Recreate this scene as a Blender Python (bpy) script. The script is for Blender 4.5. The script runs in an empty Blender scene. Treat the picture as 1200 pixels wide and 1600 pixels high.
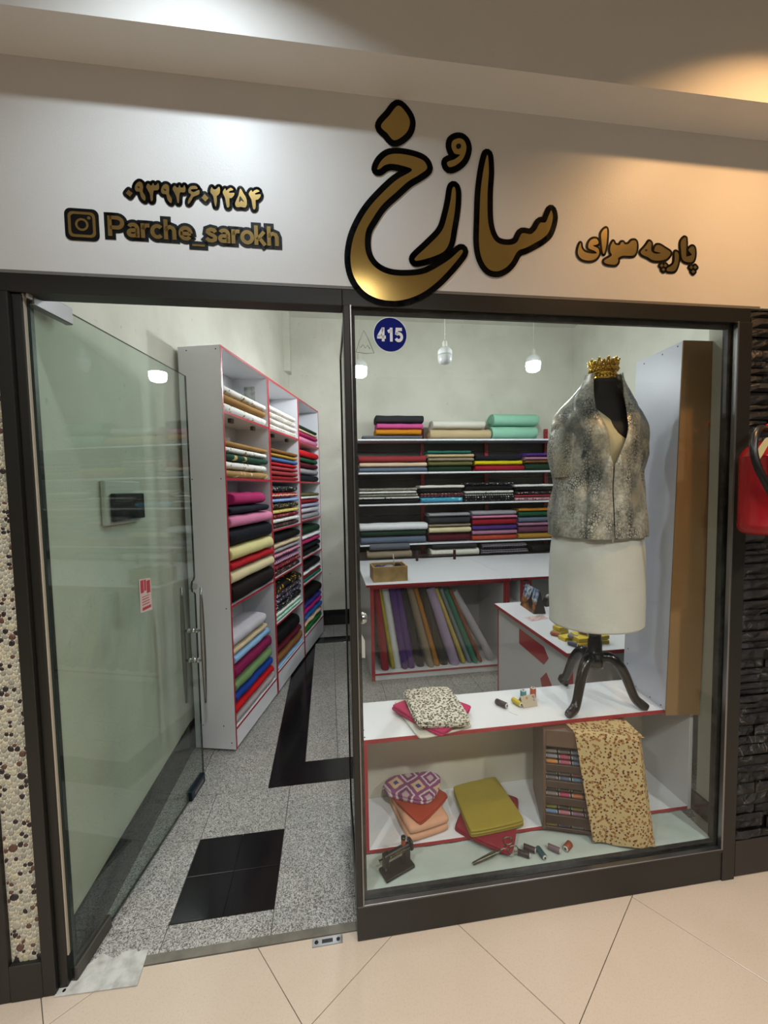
import bpy, bmesh, math, random
from mathutils import Vector, Matrix, noise
S = bpy.context.scene
COL = S.collection
PI = math.pi
# ------------------------------------------------------------------ camera
R = [(0.9905445602118997, -0.13598522537510035, -0.01815193417506268),
     (-0.025821261690974238, -0.054848324019713145, -0.9981607705159097),
     (0.13473951417197136, 0.9891914272939845, -0.05784101908498334)]
cam = bpy.data.cameras.new('camera')
cam.sensor_fit = 'VERTICAL'; cam.sensor_height = 24.0; cam.lens = 628.75 / 1600 * 24.0
cam.clip_start = 0.02; cam.clip_end = 60
co = bpy.data.objects.new('camera', cam); COL.objects.link(co)
m = Matrix.Identity(4)
for i in range(3):
    m[i][0] = R[0][i]; m[i][1] = -R[1][i]; m[i][2] = -R[2][i]
m.translation = (0, -1.41, 1.68)
co.matrix_world = m
S.camera = co
# ------------------------------------------------------------------ world, exposure
w = bpy.data.worlds.new('world'); S.world = w; w.use_nodes = True
w.node_tree.nodes['Background'].inputs[0].default_value = (0.95, 0.93, 0.9, 1)
w.node_tree.nodes['Background'].inputs[1].default_value = 0.3
S.view_settings.view_transform = 'Standard'; S.view_settings.look = 'None'
S.view_settings.gamma = 1; S.view_settings.use_curve_mapping = False
S.view_settings.exposure = 0.18
# ------------------------------------------------------------------ lights of the mall corridor (each sits in a downlight built below)
COOL, WARM, NEUT = (0.80, 0.91, 1.0), (1.0, 0.56, 0.24), (1.0, 0.97, 0.93)
# x, y, height of the opening, colour, watts, diameter
DOWN = [(-0.37, -0.55, 3.35, COOL, 9.5, .09), (1.60, -0.55, 3.35, WARM, 12, .09), (-1.6, -2.3, 3.45, NEUT, 48, .18), (0.3, -2.3, 3.45, NEUT, 48, .18), (2.2, -2.3, 3.45, NEUT, 48, .18)]  # the three neutral ones are unseen, added for general light and reflections
BULBS = [(0.29, 2.1, 2.70, 250), (1.045, 2.1, 2.83, 0), (1.872, 2.1, 2.78, 250), (0.35, 0.95, 3.15, 110), (1.9, 0.9, 3.25, 150)]  # last two bulbs are unseen, added to brighten the entrance and window display
ZC = 3.45
for i, (x, y, zl, c, e, sz) in enumerate(DOWN):
    l = bpy.data.lights.new('downlight_lamp', 'AREA'); l.shape = 'DISK'; l.size = sz; l.energy = e; l.color = c
    l.spread = math.radians(132)
    o = bpy.data.objects.new('downlight_lamp', l); COL.objects.link(o); o.location = (x, y, zl - 0.014)

# ------------------------------------------------------------------ helpers
def lin(h):
    if isinstance(h, str):
        h = h.lstrip('#'); c = [int(h[i:i+2], 16) / 255 for i in (0, 2, 4)]
    else: c = list(h)
    return tuple((x / 12.92 if x <= 0.04045 else ((x + 0.055) / 1.055) ** 2.4) for x in c) + (1,)

class NT:
    def __init__(s, name):
        s.m = bpy.data.materials.new(name); s.m.use_nodes = True
        s.t = s.m.node_tree; s.b = s.t.nodes['Principled BSDF']; s.out = s.t.nodes['Material Output']
    def n(s, typ, ins=None, **kw):
        q = s.t.nodes.new('ShaderNode' + typ)
        for k, v in kw.items(): setattr(q, k, v)
        if ins:
            for k, v in ins.items(): s.set(q.inputs[k], v)
        return q
    def set(s, inp, v):
        if isinstance(v, bpy.types.NodeSocket): s.t.links.new(v, inp)
        else: inp.default_value = v
    def math(s, op, a, b=0.0, c=None):
        q = s.n('Math', operation=op); s.set(q.inputs[0], a); s.set(q.inputs[1], b)
        if c is not None: s.set(q.inputs[2], c)
        return q.outputs[0]
    def mix(s, f, a, b):
        q = s.n('Mix', data_type='RGBA'); s.set(q.inputs[0], f); s.set(q.inputs[6], a); s.set(q.inputs[7], b)
        return q.outputs[2]
    def step(s, v, t, soft=0.02, up=True):
        q = s.n('MapRange'); s.set(q.inputs[0], v)
        q.inputs[1].default_value = t - soft; q.inputs[2].default_value = t + soft
        q.inputs[3].default_value = 0 if up else 1; q.inputs[4].default_value = 1 if up else 0
        return q.outputs[0]
    def obj(s, scale=None, loc=None, rot=None):
        tc = s.n('TexCoord').outputs['Object']
        if scale is None and loc is None and rot is None: return tc
        mp = s.n('Mapping'); s.set(mp.inputs[0], tc)
        if loc: mp.inputs[1].default_value = loc
        if rot: mp.inputs[2].default_value = rot
        if scale is not None: mp.inputs[3].default_value = scale if hasattr(scale, '__len__') else (scale,) * 3
        return mp.outputs[0]
    def noise(s, scale, vec=None, detail=3, rough=.55, out=0):
        q = s.n('TexNoise'); s.set(q.inputs['Vector'], vec if vec else s.obj())
        q.inputs['Scale'].default_value = scale; q.inputs['Detail'].default_value = detail; q.inputs['Roughness'].default_value = rough
        return q.outputs[out]
    def vor(s, scale, vec=None, feature='F1', out=0, rnd=1.0):
        q = s.n('TexVoronoi', feature=feature); s.set(q.inputs['Vector'], vec if vec else s.obj())
        q.inputs['Scale'].default_value = scale; q.inputs['Randomness'].default_value = rnd
        return q.outputs[out]
    def bump(s, h, strength=.3, dist=.002):
        q = s.n('Bump'); s.set(q.inputs['Height'], h); q.inputs['Strength'].default_value = strength; q.inputs['Distance'].default_value = dist
        s.t.links.new(q.outputs[0], s.b.inputs['Normal'])
    def col(s, c): s.set(s.b.inputs['Base Color'], c)
    def p(s, **kw):
        for k, v in kw.items(): s.set(s.b.inputs[k.replace('_', ' ')], v)
        return s

MC = {}
def plain(name, c, rough=.5, metal=0.0, **kw):
    if name in MC: return MC[name]
    t = NT(name); t.col(lin(c)); t.p(Roughness=rough, Metallic=metal)
    if kw: t.p(**kw)
    MC[name] = t.m; return t.m

def paint(name, c, c2, rough=.55, sc=3.0, bsc=120, bst=.25, amt=.5, spots=False):
    if name in MC: return MC[name]
    t = NT(name); n = t.noise(sc, detail=6)
    f = t.step(n, .56, .14)
    f = t.math('MULTIPLY', f, amt)
    c0 = t.mix(f, lin(c), lin(c2))
    if spots:
        v = t.vor(5.5); d = t.noise(40, detail=4)
        f2 = t.math('MULTIPLY', t.step(v, .045, .03, up=False), t.step(d, .52, .05))
        c0 = t.mix(t.math('MULTIPLY', f2, .55), c0, lin('#4a4a40'))
        n3 = t.noise(22, detail=5, rough=.7)
        c0 = t.mix(t.math('MULTIPLY', t.step(n3, .68, .04), .35), c0, lin('#77776a'))
    t.col(c0); t.p(Roughness=rough)
    t.bump(t.noise(bsc, detail=4), bst, .002)
    MC[name] = t.m; return t.m

def laminate(name, c, c2=None, rough=.28):
    if name in MC: return MC[name]
    t = NT(name); n = t.noise(2.5, t.obj((1, 1, .25)), detail=3)
    t.col(t.mix(t.math('MULTIPLY', t.step(n, .55, .2), .25), lin(c), lin(c2 or c))); t.p(Roughness=rough)
    MC[name] = t.m; return t.m

def granite():
    t = NT('speckled_granite')
    v = t.vor(300, out=1); bw = t.n('SeparateColor'); t.set(bw.inputs[0], v); r = bw.outputs[0]
    c = t.mix(t.step(r, .26, .02), lin('#4a4a49'), lin('#83827e'))
    c = t.mix(t.step(r, .62, .02), c, lin('#a9a8a3'))
    n = t.noise(6, detail=5)
    c = t.mix(t.math('MULTIPLY', t.step(n, .6, .1), .3), c, lin('#6c6a62'))
    t.col(c); t.p(Roughness=.42); t.bump(t.noise(200), .08, .001); return t.m

def glass(name, tint, rough=0.0, f0=.04, haze=0.0):
    t = NT(name); lw = t.n('LayerWeight', {'Blend': .5}); 
    f = t.math('POWER', lw.outputs['Facing'], 5.0); f = t.math('MULTIPLY_ADD', f, 1 - f0, f0)
    tr = t.n('BsdfTransparent', {'Color': tint}); gl = t.n('BsdfGlossy', {'Roughness': rough})
    mx = t.n('MixShader'); t.set(mx.inputs[0], f); t.t.links.new(tr.outputs[0], mx.inputs[1]); t.t.links.new(gl.outputs[0], mx.inputs[2])
    res = mx.outputs[0]
    if haze:
        df = t.n('BsdfDiffuse', {'Color': (.8, .83, .8, 1)})
        n = t.noise(7, detail=6, rough=.7)
        hz = t.math('MULTIPLY', t.step(n, .56, .16), haze)
        m2 = t.n('MixShader'); t.set(m2.inputs[0], hz); t.t.links.new(res, m2.inputs[1]); t.t.links.new(df.outputs[0], m2.inputs[2]); res = m2.outputs[0]
    t.t.links.new(res, t.out.inputs[0]); return t.m

def emis(name, c, s):
    t = NT(name); t.col((0, 0, 0, 1)); t.p(Emission_Color=c + (1,) if len(c) == 3 else c, Emission_Strength=s); return t.m

def fabric(name, c, kind='plain', c2='#ffffff', c3='#000000', sc=30, rough=.85):
    key = 'fab_' + name
    if key in MC: return MC[key]
    t = NT(name + '_fabric'); base = lin(c); a = lin(c2); b = lin(c3)
    o = t.obj(); nz = t.noise(sc * .6, o, detail=3)
    if kind == 'plain':
        n = t.noise(9, detail=4); col = t.mix(t.math('MULTIPLY', t.step(n, .5, .2), .18), base, tuple(x * .55 for x in base[:3]) + (1,))
    elif kind == 'dots':
        v = t.vor(sc, rnd=.25); col = t.mix(t.step(v, .33, .03, up=False), base, a)
    elif kind == 'rings':
        v = t.vor(sc, rnd=.1); col = t.mix(t.math('MULTIPLY', t.step(v, .42, .03, up=False), t.step(v, .2, .03)), base, a)
    elif kind in ('floral', 'dense'):
        k1, k2 = (.52, .44) if kind == 'floral' else (.66, .54)
        v = t.vor(sc); n = t.noise(sc * 1.7, detail=2)
        q = t.math('ADD', v, t.math('MULTIPLY', n, .55))
        col = t.mix(t.step(q, k1, .03, up=False), base, a)
        v2 = t.vor(sc * 1.25, t.obj(loc=(3.1, 1.7, 2.2))); q2 = t.math('ADD', v2, t.math('MULTIPLY', n, .5))
        col = t.mix(t.step(q2, k2, .03, up=False), col, b)
    elif kind == 'leopard':
        v = t.vor(sc); n = t.noise(sc * 2.2, detail=2)
        q = t.math('ADD', v, t.math('MULTIPLY', n, .7))
        ring = t.math('MULTIPLY', t.step(q, .86, .05, up=False), t.step(n, .42, .04))
        col = t.mix(ring, base, a)
        col = t.mix(t.math('MULTIPLY', t.step(v, .16, .03, up=False), .6), col, b)
    elif kind == 'check':
        sx = t.n('SeparateXYZ'); t.set(sx.inputs[0], o)
        fx = t.math('FRACT', t.math('MULTIPLY', sx.outputs[0], sc)); fz = t.math('FRACT', t.math('MULTIPLY', t.math('ADD', sx.outputs[2], sx.outputs[1]), sc))
        col = t.mix(t.math('MULTIPLY', t.step(fx, .6, .03), .7), base, a); col = t.mix(t.math('MULTIPLY', t.step(fz, .6, .03), .7), col, b)
    elif kind == 'zig':
        sx = t.n('SeparateXYZ'); t.set(sx.inputs[0], o)
        zz = t.math('PINGPONG', t.math('MULTIPLY', sx.outputs[0], sc), .5)
        q = t.math('FRACT', t.math('ADD', t.math('MULTIPLY', sx.outputs[2], sc), zz)); col = t.mix(t.step(q, .5, .06), base, a)
    elif kind == 'diamond':
        mp = t.obj(loc=(.06, .045, 0), rot=(0, 0, .3)); sx = t.n('SeparateXYZ'); t.set(sx.inputs[0], mp)
        n = t.math('MULTIPLY', t.math('SUBTRACT', t.noise(60, detail=2), .5), .12)
        px = t.math('PINGPONG', t.math('MULTIPLY', sx.outputs[0], 9.5), .5); py = t.math('PINGPONG', t.math('MULTIPLY', sx.outputs[1], 8.0), .5)
        d = t.math('ADD', t.math('ADD', px, py), n)
        col = t.mix(t.step(d, .14, .012), lin('#4a3f86'), lin('#cfb08f'))
        col = t.mix(t.step(d, .34, .012), col, lin('#8a4a75'))
        col = t.mix(t.step(d, .56, .012), col, lin('#cdbfc4'))
        col = t.mix(t.step(d, .66, .012), col, lin('#7f3f6d'))
        col = t.mix(t.step(d, .82, .012), col, lin('#b9a3a6'))
    elif kind == 'stripe':
        sx = t.n('SeparateXYZ'); t.set(sx.inputs[0], o)
        q = t.math('FRACT', t.math('MULTIPLY', sx.outputs[2], sc)); n = t.noise(sc * 3, detail=2)
        col = t.mix(t.step(t.math('ADD', q, t.math('MULTIPLY', n, .3)), .7, .05), base, a)
    t.col(col); t.p(Roughness=rough); t.b.inputs['Specular IOR Level'].default_value = .22
    t.bump(t.math('ADD', t.noise(38, detail=3), t.math('MULTIPLY', t.noise(420, detail=1), .12)), .35, .004)
    MC[key] = t.m; return t.m

# ---- mesh builder
class MB:
    def __init__(s): s.v = []; s.f = []; s.mi = []; s.sm = []
    def add(s, v, f, mi=0, smooth=False, M=None):
        k = len(s.v)
        s.v += [tuple(M @ Vector(p)) if M else tuple(p) for p in v]
        s.f += [tuple(i + k for i in q) for q in f]; s.mi += [mi] * len(f); s.sm += [smooth] * len(f)
        return s
    def box(s, x0, x1, y0, y1, z0, z1, mi=0, M=None):
        v = [(x, y, z) for z in (z0, z1) for y in (y0, y1) for x in (x0, x1)]
        return s.add(v, [(0, 2, 3, 1), (4, 5, 7, 6), (0, 1, 5, 4), (2, 6, 7, 3), (0, 4, 6, 2), (1, 3, 7, 5)], mi, False, M)
    def bbox(s, x0, x1, y0, y1, z0, z1, b=.002, mi=0, M=None):
        # box with chamfered edges
        v = []; f = []
        xs = (x0, x1); ys = (y0, y1); zs = (z0, z1); idx = {}
        for ix in (0, 1):
            for iy in (0, 1):
                for iz in (0, 1):
                    sx, sy, sz = (1 - 2 * ix), (1 - 2 * iy), (1 - 2 * iz)
                    X, Y, Z = xs[ix], ys[iy], zs[iz]
                    for a in range(3):
                        p = [X + sx * b, Y + sy * b, Z + sz * b]; p[a] = (X, Y, Z)[a]
                        idx[(ix, iy, iz, a)] = len(v); v.append(tuple(p))
        def q(*k): f.append(tuple(idx[i] for i in k))
        for a in range(3):
            o1, o2 = [c for c in range(3) if c != a]
            for e in (0, 1):
                ks = []
                for (u, w_) in ((0, 0), (1, 0), (1, 1), (0, 1)):
                    t = [0, 0, 0]; t[a] = e; t[o1] = u; t[o2] = w_; ks.append((*t, a))
                q(*ks)
        for a in range(3):
            o1, o2 = [c for c in range(3) if c != a]
            for u in (0, 1):
                for w_ in (0, 1):
                    def kk(e, ax):
                        t = [0, 0, 0]; t[a] = e; t[o1] = u; t[o2] = w_; return (*t, ax)
                    q(kk(0, o1), kk(1, o1), kk(1, o2), kk(0, o2))
        for ix in (0, 1):
            for iy in (0, 1):
                for iz in (0, 1): q((ix, iy, iz, 0), (ix, iy, iz, 1), (ix, iy, iz, 2))
        return s.add(v, f, mi, False, M)
    def loft(s, rings, mi=0, smooth=True, closed=True, cap0=False, cap1=False, M=None):
        n = len(rings[0]); v = [p for r in rings for p in r]; f = []
        for i in range(len(rings) - 1):
            for j in range(n if closed else n - 1):
                a = i * n + j; b = i * n + (j + 1) % n
                f.append((a, b, b + n, a + n))
        s.add(v, f, mi, smooth, M)
        k = len(s.v) - len(v)
        for c, i0 in ((cap0, 0), (cap1, (len(rings) - 1) * n)):
            if c: s.f.append(tuple(range(k + i0, k + i0 + n))); s.mi.append(mi); s.sm.append(False)
        return s
    def tube(s, pts, r, n=10, mi=0, cap=True, M=None, flat=None):
        P = [Vector(p) for p in pts]; rs = r if hasattr(r, '__len__') else [r] * len(P); rings = []
        up = None
        for i, p in enumerate(P):
            d = (P[min(i + 1, len(P) - 1)] - P[max(i - 1, 0)]).normalized()
            if up is None:
                up = Vector((0, 0, 1)) if abs(d.z) < .9 else Vector((1, 0, 0))
            a = d.cross(up).normalized(); up = a.cross(d).normalized()
            rings.append([tuple(p + a * math.cos(t) * rs[i] * (flat or 1) + up * math.sin(t) * rs[i]) for t in [2 * PI * k / n for k in range(n)]])
        return s.loft(rings, mi, True, True, cap, cap, M)
    def lathe(s, prof, n=24, mi=0, M=None, cap=True):
        rings = [[(r * math.cos(2 * PI * k / n), r * math.sin(2 * PI * k / n), z) for k in range(n)] for r, z in prof]
        return s.loft(rings, mi, True, True, cap, cap, M)
    def prism(s, poly, z0, z1, mi=0, M=None):
        n = len(poly); v = [(x, y, z0) for x, y in poly] + [(x, y, z1) for x, y in poly]
        return s.add(v, [tuple(range(n))[::-1], tuple(range(n, 2 * n))] + [(i, (i + 1) % n, (i + 1) % n + n, i + n) for i in range(n)], mi, False, M)
    def mesh(s, name, mats, recalc=True):
        me = bpy.data.meshes.new(name); me.from_pydata(s.v, [], s.f)
        me.polygons.foreach_set('material_index', s.mi); me.polygons.foreach_set('use_smooth', s.sm)
        for m_ in (mats if isinstance(mats, (list, tuple)) else [mats]): me.materials.append(m_)
        if recalc:
            bm = bmesh.new(); bm.from_mesh(me); bmesh.ops.recalc_face_normals(bm, faces=bm.faces); bm.to_mesh(me); bm.free()
        me.update(); return me
    def build(s, name, mats, parent=None, loc=None, rz=None, recalc=True):
        return mk(name, s.mesh(name, mats, recalc), parent, loc, rz)

def mk(name, me, parent=None, loc=None, rz=None):
    o = bpy.data.objects.new(name, me); COL.objects.link(o)
    if parent: o.parent = parent
    if loc is not None: o.location = loc
    if rz is not None: o.rotation_euler = (0, 0, rz)
    return o
def tag(o, label, cat, group=None, kind=None):
    o['label'] = label; o['category'] = cat
    if group: o['group'] = group
    if kind: o['kind'] = kind
    return o
def thing(name, label, cat, loc=(0, 0, 0), rz=0, group=None):
    o = bpy.data.objects.new(name, None); COL.objects.link(o); o.location = loc; o.rotation_euler = (0, 0, rz)
    o.empty_display_size = .05
    return tag(o, label, cat, group)
def struct(name, mb, mats, loc=None, rz=None):
    o = mb.build(name, mats, None, loc, rz); o['kind'] = 'structure'; return o
def clip(poly, a, b, c):   # keep a x + b y <= c
    out = []
    for i in range(len(poly)):
        p, q = poly[i], poly[(i + 1) % len(poly)]
        dp = a * p[0] + b * p[1] - c; dq = a * q[0] + b * q[1] - c
        if dp <= 0: out.append(p)
        if dp * dq < 0:
            t = dp / (dp - dq); out.append((p[0] + (q[0] - p[0]) * t, p[1] + (q[1] - p[1]) * t))
    return out
def cr(pts, sub=4):   # closed Catmull-Rom smoothing
    n = len(pts); out = []
    for i in range(n):
        p0, p1, p2, p3 = pts[i - 1], pts[i], pts[(i + 1) % n], pts[(i + 2) % n]
        for k in range(sub):
            t = k / sub
            out.append(tuple(.5 * (2 * p1[j] + (p2[j] - p0[j]) * t + (2 * p0[j] - 5 * p1[j] + 4 * p2[j] - p3[j]) * t * t + (3 * p1[j] - p0[j] - 3 * p2[j] + p3[j]) * t ** 3) for j in range(2)))
    return out
def inset(poly, d):
    n = len(poly); out = []
    ar = sum(poly[i][0] * poly[(i + 1) % n][1] - poly[(i + 1) % n][0] * poly[i][1] for i in range(n))
    sg = 1 if ar > 0 else -1
    for i in range(n):
        p0, p1, p2 = Vector(poly[i - 1]), Vector(poly[i]), Vector(poly[(i + 1) % n])
        e1 = (p1 - p0).normalized(); e2 = (p2 - p1).normalized()
        n1 = Vector((-e1.y, e1.x)) * sg; n2 = Vector((-e2.y, e2.x)) * sg
        b = (n1 + n2); b = b / max(.5, b.length_squared / 2)
        out.append((p1.x + b.x * d, p1.y + b.y * d))
    return out
def tile_mb(poly, th=.02, gap=.0012, bev=.0012, mb=None):
    q = inset(poly, gap); r = inset(q, bev); mb = mb or MB(); n = len(poly)
    v = [(x, y, -th) for x, y in q] + [(x, y, -bev) for x, y in q] + [(x, y, 0) for x, y in r]
    f = [tuple(range(2 * n, 3 * n))] + [(i + k * n, (i + 1) % n + k * n, (i + 1) % n + (k + 1) * n, i + (k + 1) * n) for k in (0, 1) for i in range(n)]
    return mb.add(v, f)
# ------------------------------------------------------------------ materials
M_sign = paint('painted_plaster', '#d6d4d0', '#cbc8c2', .45, 2, 160, .15, .5)
M_ceil = paint('ceiling_paint', '#cfccc6', '#c4c1ba', .6, 2, 300, .12, .4)
M_shop = paint('rough_shop_plaster', '#c9c9bd', '#b5b5a6', .75, 2.2, 70, .55, .75, True)
M_frame = plain('dark_bronze_metal', '#272622', .4, .35)
M_frame2 = plain('black_metal', '#121110', .3, .4)
M_gran = granite()
M_blackt = paint('black_polished_tile', '#0f0f11', '#1b1b1d', .16, 5, 60, .02, .4)
M_white = laminate('white_laminate', '#d9dbe0', '#c9ccd2', .25)
M_white2 = laminate('grey_white_laminate', '#c8c9cc', '#b8b9bc', .3)
M_red = plain('red_edge_banding', '#9c1c2a', .35)
M_mdf = paint('raw_fibreboard', '#8a6a40', '#7b5c36', .8, 3, 200, .1, .5)
M_chrome = plain('chrome', '#c9c9c9', .18, 1.0)
M_steel = plain('brushed_steel', '#8f8f90', .32, 1.0)
M_gold = plain('gold_foil', '#ab9156', .2, 1.0)
M_goldink = plain('gold_vinyl', '#a88f5a', .25, .95)
M_blk = plain('black_vinyl', '#040404', .5, Specular_IOR_Level=.2)
M_black = plain('black_lacquer', '#050506', .2)
M_clear = glass('window_glass', (.95, .965, .955, 1), 0.0, .026, .006)
M_door = glass('green_door_glass', (.872, .918, .888, 1), 0.0, .045, .012)
M_gedge = plain('glass_edge_green', '#1b2826', .15)
M_wood = paint('pine_wood', '#a98a58', '#7e5f35', .6, 8, 60, .2, .8)
M_brown = plain('brown_veneer', '#5a4334', .45)
M_paper = plain('white_paper', '#d8d8d2', .8)
M_yel = plain('yellow_card', '#c9b21f', .5)
M_grout = plain('cream_grout', '#ddd6c4', .85)
M_dgrout = plain('dark_grout', '#5d5b55', .9)
M_shadow = plain('dark_brown_panel', '#2b2522', .6)
# outlines of the lettering on the sign wall: x, z in metres on the wall
BIG = [[(0.264, 2.964), (0.29, 2.946), (0.304, 2.917), (0.292, 2.881), (0.251, 2.852), (0.226, 2.872), (0.205, 2.894), (0.235, 2.931)], [(0.19, 2.755), (0.203, 2.781), (0.229, 2.803), (0.265, 2.81), (0.31, 2.807), (0.347, 2.797), (0.361, 2.78), (0.358, 2.766), (0.331, 2.746), (0.294, 2.722), (0.249, 2.681), (0.204, 2.639), (0.17, 2.591), (0.147, 2.548), (0.144, 2.492), (0.16, 2.451), (0.192, 2.424), (0.237, 2.411), (0.296, 2.412), (0.349, 2.422), (0.395, 2.446), (0.442, 2.477), (0.477, 2.508), (0.487, 2.505), (0.477, 2.487), (0.434, 2.437), (0.387, 2.391), (0.333, 2.353), (0.273, 2.33), (0.22, 2.325), (0.169, 2.335), (0.129, 2.361), (0.101, 2.405), (0.093, 2.461), (0.104, 2.524), (0.13, 2.582), (0.164, 2.633), (0.212, 2.685), (0.257, 2.726), (0.309, 2.761), (0.272, 2.773), (0.236, 2.775), (0.214, 2.768), (0.199, 2.756)], [(0.458, 2.718), (0.463, 2.697), (0.459, 2.64), (0.447, 2.575), (0.438, 2.531), (0.419, 2.501), (0.381, 2.481), (0.327, 2.464), (0.314, 2.467), (0.324, 2.481), (0.366, 2.52), (0.412, 2.569), (0.432, 2.624), (0.444, 2.674), (0.45, 2.71)], [(0.476, 2.88), (0.495, 2.873), (0.502, 2.849), (0.491, 2.816), (0.468, 2.793), (0.441, 2.782), (0.433, 2.797), (0.46, 2.81), (0.479, 2.826), (0.46, 2.828), (0.449, 2.848), (0.453, 2.869)], [(0.58, 2.831), (0.583, 2.778), (0.578, 2.706), (0.579, 2.62), (0.591, 2.57), (0.614, 2.542), (0.654, 2.536), (0.686, 2.547), (0.706, 2.579), (0.739, 2.579), (0.759, 2.595), (0.775, 2.62), (0.796, 2.624), (0.808, 2.65), (0.818, 2.666), (0.823, 2.637), (0.808, 2.591), (0.784, 2.567), (0.751, 2.547), (0.719, 2.53), (0.69, 2.517), (0.666, 2.479), (0.642, 2.456), (0.61, 2.443), (0.578, 2.452), (0.555, 2.487), (0.546, 2.538), (0.548, 2.617), (0.552, 2.704), (0.562, 2.776), (0.574, 2.827)]]
BIGHOLE = [[(0.483, 2.854), (0.481, 2.849), (0.477, 2.846), (0.471, 2.845), (0.467, 2.848), (0.465, 2.853), (0.467, 2.858), (0.471, 2.861), (0.477, 2.862), (0.482, 2.859)]]
NUM = [[(-0.595, 2.627), (-0.584, 2.617), (-0.592, 2.606), (-0.604, 2.616)], [(-0.563, 2.654), (-0.555, 2.65), (-0.552, 2.638), (-0.554, 2.624), (-0.547, 2.611), (-0.548, 2.598), (-0.553, 2.599), (-0.56, 2.608), (-0.563, 2.623), (-0.572, 2.623), (-0.577, 2.632), (-0.573, 2.645)], [(-0.543, 2.64), (-0.537, 2.65), (-0.53, 2.645), (-0.526, 2.646), (-0.522, 2.653), (-0.519, 2.646), (-0.512, 2.648), (-0.507, 2.654), (-0.505, 2.644), (-0.507, 2.634), (-0.515, 2.631), (-0.521, 2.63), (-0.524, 2.618), (-0.525, 2.602), (-0.529, 2.597), (-0.532, 2.601), (-0.533, 2.617), (-0.539, 2.631)], [(-0.486, 2.653), (-0.477, 2.649), (-0.475, 2.637), (-0.476, 2.623), (-0.469, 2.61), (-0.47, 2.597), (-0.475, 2.597), (-0.482, 2.607), (-0.485, 2.621), (-0.495, 2.622), (-0.5, 2.63), (-0.496, 2.644)], [(-0.465, 2.64), (-0.459, 2.65), (-0.452, 2.645), (-0.447, 2.646), (-0.444, 2.653), (-0.44, 2.646), (-0.433, 2.647), (-0.429, 2.654), (-0.426, 2.644), (-0.428, 2.633), (-0.436, 2.631), (-0.443, 2.63), (-0.446, 2.617), (-0.447, 2.601), (-0.45, 2.597), (-0.453, 2.601), (-0.455, 2.617), (-0.461, 2.631)], [(-0.402, 2.654), (-0.393, 2.653), (-0.389, 2.646), (-0.4, 2.644), (-0.409, 2.642), (-0.409, 2.638), (-0.401, 2.635), (-0.385, 2.643), (-0.385, 2.631), (-0.393, 2.625), (-0.403, 2.62), (-0.411, 2.607), (-0.417, 2.599), (-0.421, 2.598), (-0.419, 2.61), (-0.41, 2.626), (-0.417, 2.632), (-0.417, 2.643), (-0.411, 2.651)], [(-0.369, 2.632), (-0.357, 2.62), (-0.367, 2.608), (-0.379, 2.619)], [(-0.351, 2.64), (-0.346, 2.655), (-0.342, 2.649), (-0.333, 2.649), (-0.325, 2.657), (-0.321, 2.653), (-0.322, 2.639), (-0.329, 2.63), (-0.332, 2.628), (-0.332, 2.613), (-0.335, 2.597), (-0.338, 2.597), (-0.341, 2.612), (-0.343, 2.627)], [(-0.313, 2.641), (-0.305, 2.654), (-0.302, 2.647), (-0.296, 2.652), (-0.287, 2.657), (-0.28, 2.651), (-0.29, 2.647), (-0.294, 2.643), (-0.29, 2.641), (-0.277, 2.642), (-0.279, 2.633), (-0.287, 2.625), (-0.293, 2.623), (-0.294, 2.599), (-0.301, 2.595), (-0.304, 2.608), (-0.307, 2.626)], [(-0.258, 2.657), (-0.248, 2.642), (-0.24, 2.627), (-0.239, 2.61), (-0.245, 2.599), (-0.258, 2.6), (-0.271, 2.598), (-0.276, 2.608), (-0.272, 2.62), (-0.264, 2.636)], [(-0.232, 2.642), (-0.224, 2.655), (-0.22, 2.649), (-0.215, 2.654), (-0.205, 2.658), (-0.198, 2.653), (-0.208, 2.648), (-0.213, 2.644), (-0.208, 2.642), (-0.195, 2.644), (-0.197, 2.634), (-0.205, 2.626), (-0.211, 2.624), (-0.212, 2.6), (-0.219, 2.595), (-0.222, 2.609), (-0.225, 2.627)]]
NUMHOLE = [[(-0.569, 2.639), (-0.562, 2.637), (-0.566, 2.634)], [(-0.492, 2.638), (-0.484, 2.635), (-0.488, 2.632)], [(-0.259, 2.633), (-0.248, 2.617), (-0.253, 2.619), (-0.257, 2.621), (-0.263, 2.614), (-0.263, 2.621)]]
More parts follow.
